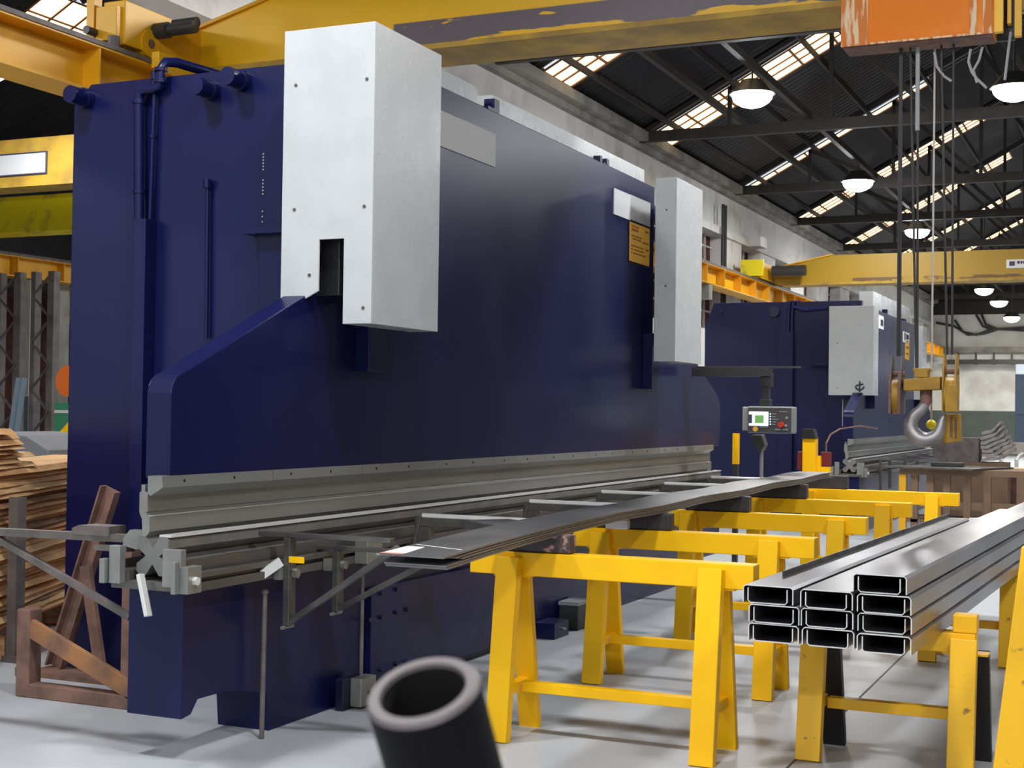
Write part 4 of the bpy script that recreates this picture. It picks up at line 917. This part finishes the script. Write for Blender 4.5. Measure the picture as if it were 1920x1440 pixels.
# lattice columns of the adjoining bay
def column(px0, px1, lab, yy=19.6):
    a, b_ = at(px0, 600, 'Y', yy), at(px1, 600, 'Y', yy); o = thing('lattice_column', lab, 'column', 'steel lattice columns of the adjoining bay')
    B('chord', 'lattice', o, (a.x, a.x+.10, yy, yy+.16, 0, 4.0)); B('chord', 'lattice', o, (b_.x-.14, b_.x, yy, yy+.16, 0, 4.0))
    m = MB(); z = .2; s_ = 1
    while z < 3.9:
        x_, x2 = (a.x+.05, b_.x-.07) if s_ > 0 else (b_.x-.07, a.x+.05)
        m.bar((x_, yy, z), (x2, yy, min(z+.42, 3.95)), .02, .05, (0, 1, 0)); z += .42; s_ = -s_
    m.build('lacing', 'lattice', o); B('web_shade', 'brick_dark', o, (a.x+.1, b_.x-.14, yy+.6, yy+.66, 0, 4.0)) if False else None
    rebase(o)
column(-8, 36, 'dark steel lattice column cut by the left edge')
column(57, 100, 'steel lattice column beside the white post at the far left')
a, b_ = at(36, 600, 'Y', 21), at(56, 600, 'Y', 21); pc = thing('concrete_post', 'post painted white above and grey below between the two lattice columns', 'post'); B('upper_part', 'bar_white', pc, (a.x, b_.x, 21, 21.3, 1.75, 4.02)); B('lower_part', 'blue_grey', pc, (a.x-.02, b_.x+.02, 20.98, 21.3, 0, 1.75)); rebase(pc)
a, b_ = at(88, 600, 'Y', 22), at(104, 600, 'Y', 22); b = tag(B('concrete_column', 'concrete', None, (a.x, b_.x, 22, 22.4, 0, 4.2)), 'weathered concrete column right of the lattice columns', 'column'); rebase(b)
a, b_ = at(-30, 560, 'Y', 26), at(110, 560, 'Y', 26); b = tag(B('dark_partition', 'brick_dark', None, (a.x-2, b_.x, 26, 26.2, 0, 4.6)), 'dark partition behind the lattice columns', 'partition'); rebase(b)
a, b_ = at(104, 540, 'Y', 24), at(150, 605, 'Y', 24); pk = thing('cream_cabinet', 'cream boarding over a yellow beam just left of the big press', 'boarding'); B('board', 'wall_end', pk, (a.x, b_.x+1, 24, 24.2, b_.z+.28, a.z)); B('beam', 'yellow_crane', pk, (a.x, b_.x+1, 23.9, 24.1, b_.z-.02, b_.z+.28)); B('wall', 'green_dark', pk, (a.x, b_.x+1, 24.1, 24.3, 0, b_.z)); rebase(pk)
# green and orange machine
g = thing('green_machine', 'green machine with orange disc and yellow corner partly hidden by the big press', 'machine')
a, b_ = at(103, 755, 'Y', 18), at(140, 815, 'Y', 18); B('base', 'green', g, (a.x, b_.x+1.2, 18, 18.8, 0, a.z)); B('stripe', 'bar_white', g, (a.x, b_.x+1, 17.99, 18, a.z-.17, a.z-.12))
MB().prism([(a.x+.02, 1.05), (a.x+.35, 1.35), (b_.x+.4, 1.35), (b_.x+.4, 1.05)], 'Y', 17.97, 17.99).build('corner_patch', 'yellow', g)
q = at(135, 715, 'Y', 18.3); MB().cyl((q.x, 18.2, q.z), (q.x, 18.5, q.z), .26, 28).build('disc', 'orange_red', g, smooth=True); B('housing', 'green_dark', g, (a.x+.05, b_.x+1, 18.52, 18.9, a.z, a.z+.62)); rebase(g)
q = at(95, 800, 'Y', 14); b = tag(MB().prism([(q.x-.5, 1.25), (q.x+.35, 1.22), (q.x+.7, 1.05), (q.x+.7, .9), (q.x-.5, .9)], 'Y', 13.2, 14.6).build('covered_bench', 'grey_tarp', bevel=.02), 'flat grey covered bench behind the timber pile', 'bench'); b2 = B('legs', 'motor', b, (q.x-.4, q.x+.6, 13.3, 14.5, 0, .9)); rebase(b)
for i, (px, w_) in enumerate(((18, 10), (29, 9))):
    p0, p1 = at(px-6, 812, 'Y', 17), at(px, 708, 'Y', 17); b = tag(MB().bar((p0.x-.1, 17, 0), (p1.x, 17.2, p1.z), .08, .04, (0, 1, 0)).build('leaning_sheet', 'blue_grey'), ('left', 'right')[i] + ' one of two blue-grey sheets leaning on the lattice column', 'sheet'); rebase(b)
q0, q1 = at(91, 740, 'Y', 21.9), at(102, 775, 'Y', 21.9); b = tag(MB().prism([(q0.x, q1.z), (q1.x+.02, q1.z), (q1.x-.01, q0.z+.05), (q0.x+.03, q0.z)], 'Y', 21.88, 22.0).build('hanging_rag', 'bar_white', bevel=.01), 'white rag hanging at the foot of the concrete column', 'rag'); rebase(b)

# ------------------------------------------------------------------ far benches and scrap at the right
o = thing('workbench', 'brown slatted workbench with a dark steel plate on top, beyond the trestles', 'workbench')
by = 19.0; wx0, wx1 = -2.95, -1.15
B('top_board', 'bench', o, (wx0, wx1+.4, by, by+1.08, .84, .92))
for x in (wx0+.14, wx0+.34, wx0+.55, wx0+.80, wx0+1.05, wx0+1.45, wx1+.3): B('leg', 'bench', o, (x, x+.09, by, by+.07, 0, .84))
B('leg', 'yellow_crane', o, (wx0-.01, wx0+.08, by-.01, by+.08, 0, .84))
B('cross_board', 'bench', o, (wx0+.55, wx1+.3, by+.02, by+.06, .40, .50)); B('shelf', 'bench', o, (wx0, wx1+.3, by, by+1, .22, .26)); rebase(o)
for i in range(4):
    b = tag(B('stored_plank', 'wood_pale', None, (wx0+1.5, wx1+.35, by+.3, by+.6, .262+.1*i, .33+.1*i)), ('lowest', 'second', 'third', 'topmost')[i] + ' pale plank stored inside the slatted workbench', 'plank', 'pale planks inside the workbench'); rebase(b)
m = MB().prism([(wx0-.25, by-.1), (wx0+.95, by-.35), (wx0+1.35, by+.8), (wx0+.2, by+1.0)], 'Z', .925, .945)
b = tag(m.build('steel_plate', 'dark_steel'), 'dark steel plate lying flat on the slatted workbench', 'plate'); rebase(b)
b = tag(B('steel_box', 'motor', None, (wx0+.35, wx0+.75, by+.3, by+.6, .947, 1.0), bevel=.01), 'small dark box on the plate of the workbench', 'box'); rebase(b)
# wavy scrap bundle behind
sx0, sy = at(1752, 850, 'Y', 21.5).x, 21.5; q = at(1835, 850, 'Y', 21.5)
b = B('scrap_crate', 'rust_grey', None, (sx0, q.x, sy, sy+.5, .95, 1.30)); tag(b, 'brown crate behind the steel plate, below the hook', 'crate'); rebase(b)
b = tag(B('crate_stand', 'bench', None, (sx0, q.x+.4, sy, sy+.5, 0, .948)), 'low brown stand carrying the crate of scrap', 'stand'); rebase(b)
for i in range(7):
    z = .955+.065*i; pts = []; x0_ = q.x+.03
    m = MB(); n = 8; vs = []
    for j in range(n+1):
        t = j/n; x = x0_+.45*t+rnd.uniform(-.01, .01); zz = z + .16*t*t + .01*math.sin(9*t+i)
        for (yy, dz) in ((sy-.05, 0), (sy+.4, 0), (sy+.4, .045), (sy-.05, .045)): vs.append((x-.03*i*t+rnd.uniform(0, .02), yy, zz+dz))
    fs = [(4*k_+j, 4*k_+(j+1) % 4, 4*k_+4+(j+1) % 4, 4*k_+4+j) for k_ in range(n) for j in range(4)] + [(0, 1, 2, 3), (4*n+3, 4*n+2, 4*n+1, 4*n)]
    b = tag(m.add(vs, fs).build('scrap_strip', 'scrap'), ('lowest', 'second', 'third', 'fourth', 'fifth', 'sixth', 'topmost')[i] + ' curled pale scrap strip piled at the crate end', 'scrap', 'curled scrap strips'); rebase(b)
o = thing('pipe_rack', 'grey rack with pale bent tube legs at the right edge behind the bench', 'rack')
a, b_ = at(1880, 835, 'Y', 24), at(1925, 850, 'Y', 24); B('beam', 'concrete', o, (a.x, b_.x+1.5, 24, 24.2, b_.z-.02, a.z+.05))
for px in (1877, 1906):
    q = at(px, 862, 'Y', 23.5); MB().tube([(q.x, 23.5, 0), (q.x, 23.5, q.z), (q.x+.03, 23.6, q.z+.05), (q.x+.05, 24.0, q.z+.08)], .03, 8).build('tube_leg', 'bar_white', o, smooth=True)
rebase(o)
o = thing('wooden_bench', 'long pale-topped brown bench reaching past the right edge', 'bench'); B('top', 'wood_pale', o, (-1.95, .4, 22.3, 22.9, .80, .84)); B('shade_board', 'brick_dark', o, (-1.9, .3, 22.32, 22.38, 0, .80)); rebase(o)  # board darkened to paint the shade seen through the workbench
# cables on the end wall
for i, pts in enumerate((((1790, 600), (1805, 622), (1830, 628), (1860, 618), (1925, 614)), ((1830, 590), (1843, 612), (1860, 618)), ((1755, 605), (1790, 612), (1815, 628), (1845, 626), (1870, 618)), ((1840, 588), (1848, 608), (1870, 617), (1925, 620)))):
    m = MB().tube([at(x, y, 'Y', 62.9) for x, y in pts], .05, 6); tag(m.build('wall_cable', 'motor', smooth=True), 'sagging cable on the end wall under the roof', 'cable', 'sagging cables on the end wall')
# sign board and conduits on the left wall
q0, q1 = at(1430, 442, 'X', -8.05), at(1450, 470, 'X', -8.05); b = tag(B('wall_box', 'plate_white', None, (-8.5, -8.1, q0.y, q0.y+.6, q1.z, q0.z)), 'pale box sticking out of the wall above the far crane end', 'box'); rebase(b)
for i, px in enumerate((1351, 1356)):
    q = at(px, 430, 'X', -8.35); b = tag(MB().cyl((-8.30, q.y, 3.5), (-8.30, q.y, 6.1), .035, 8).build('conduit', 'motor'), ('left', 'right')[i] + ' one of two dark conduits running down the white pier', 'conduit'); rebase(b)
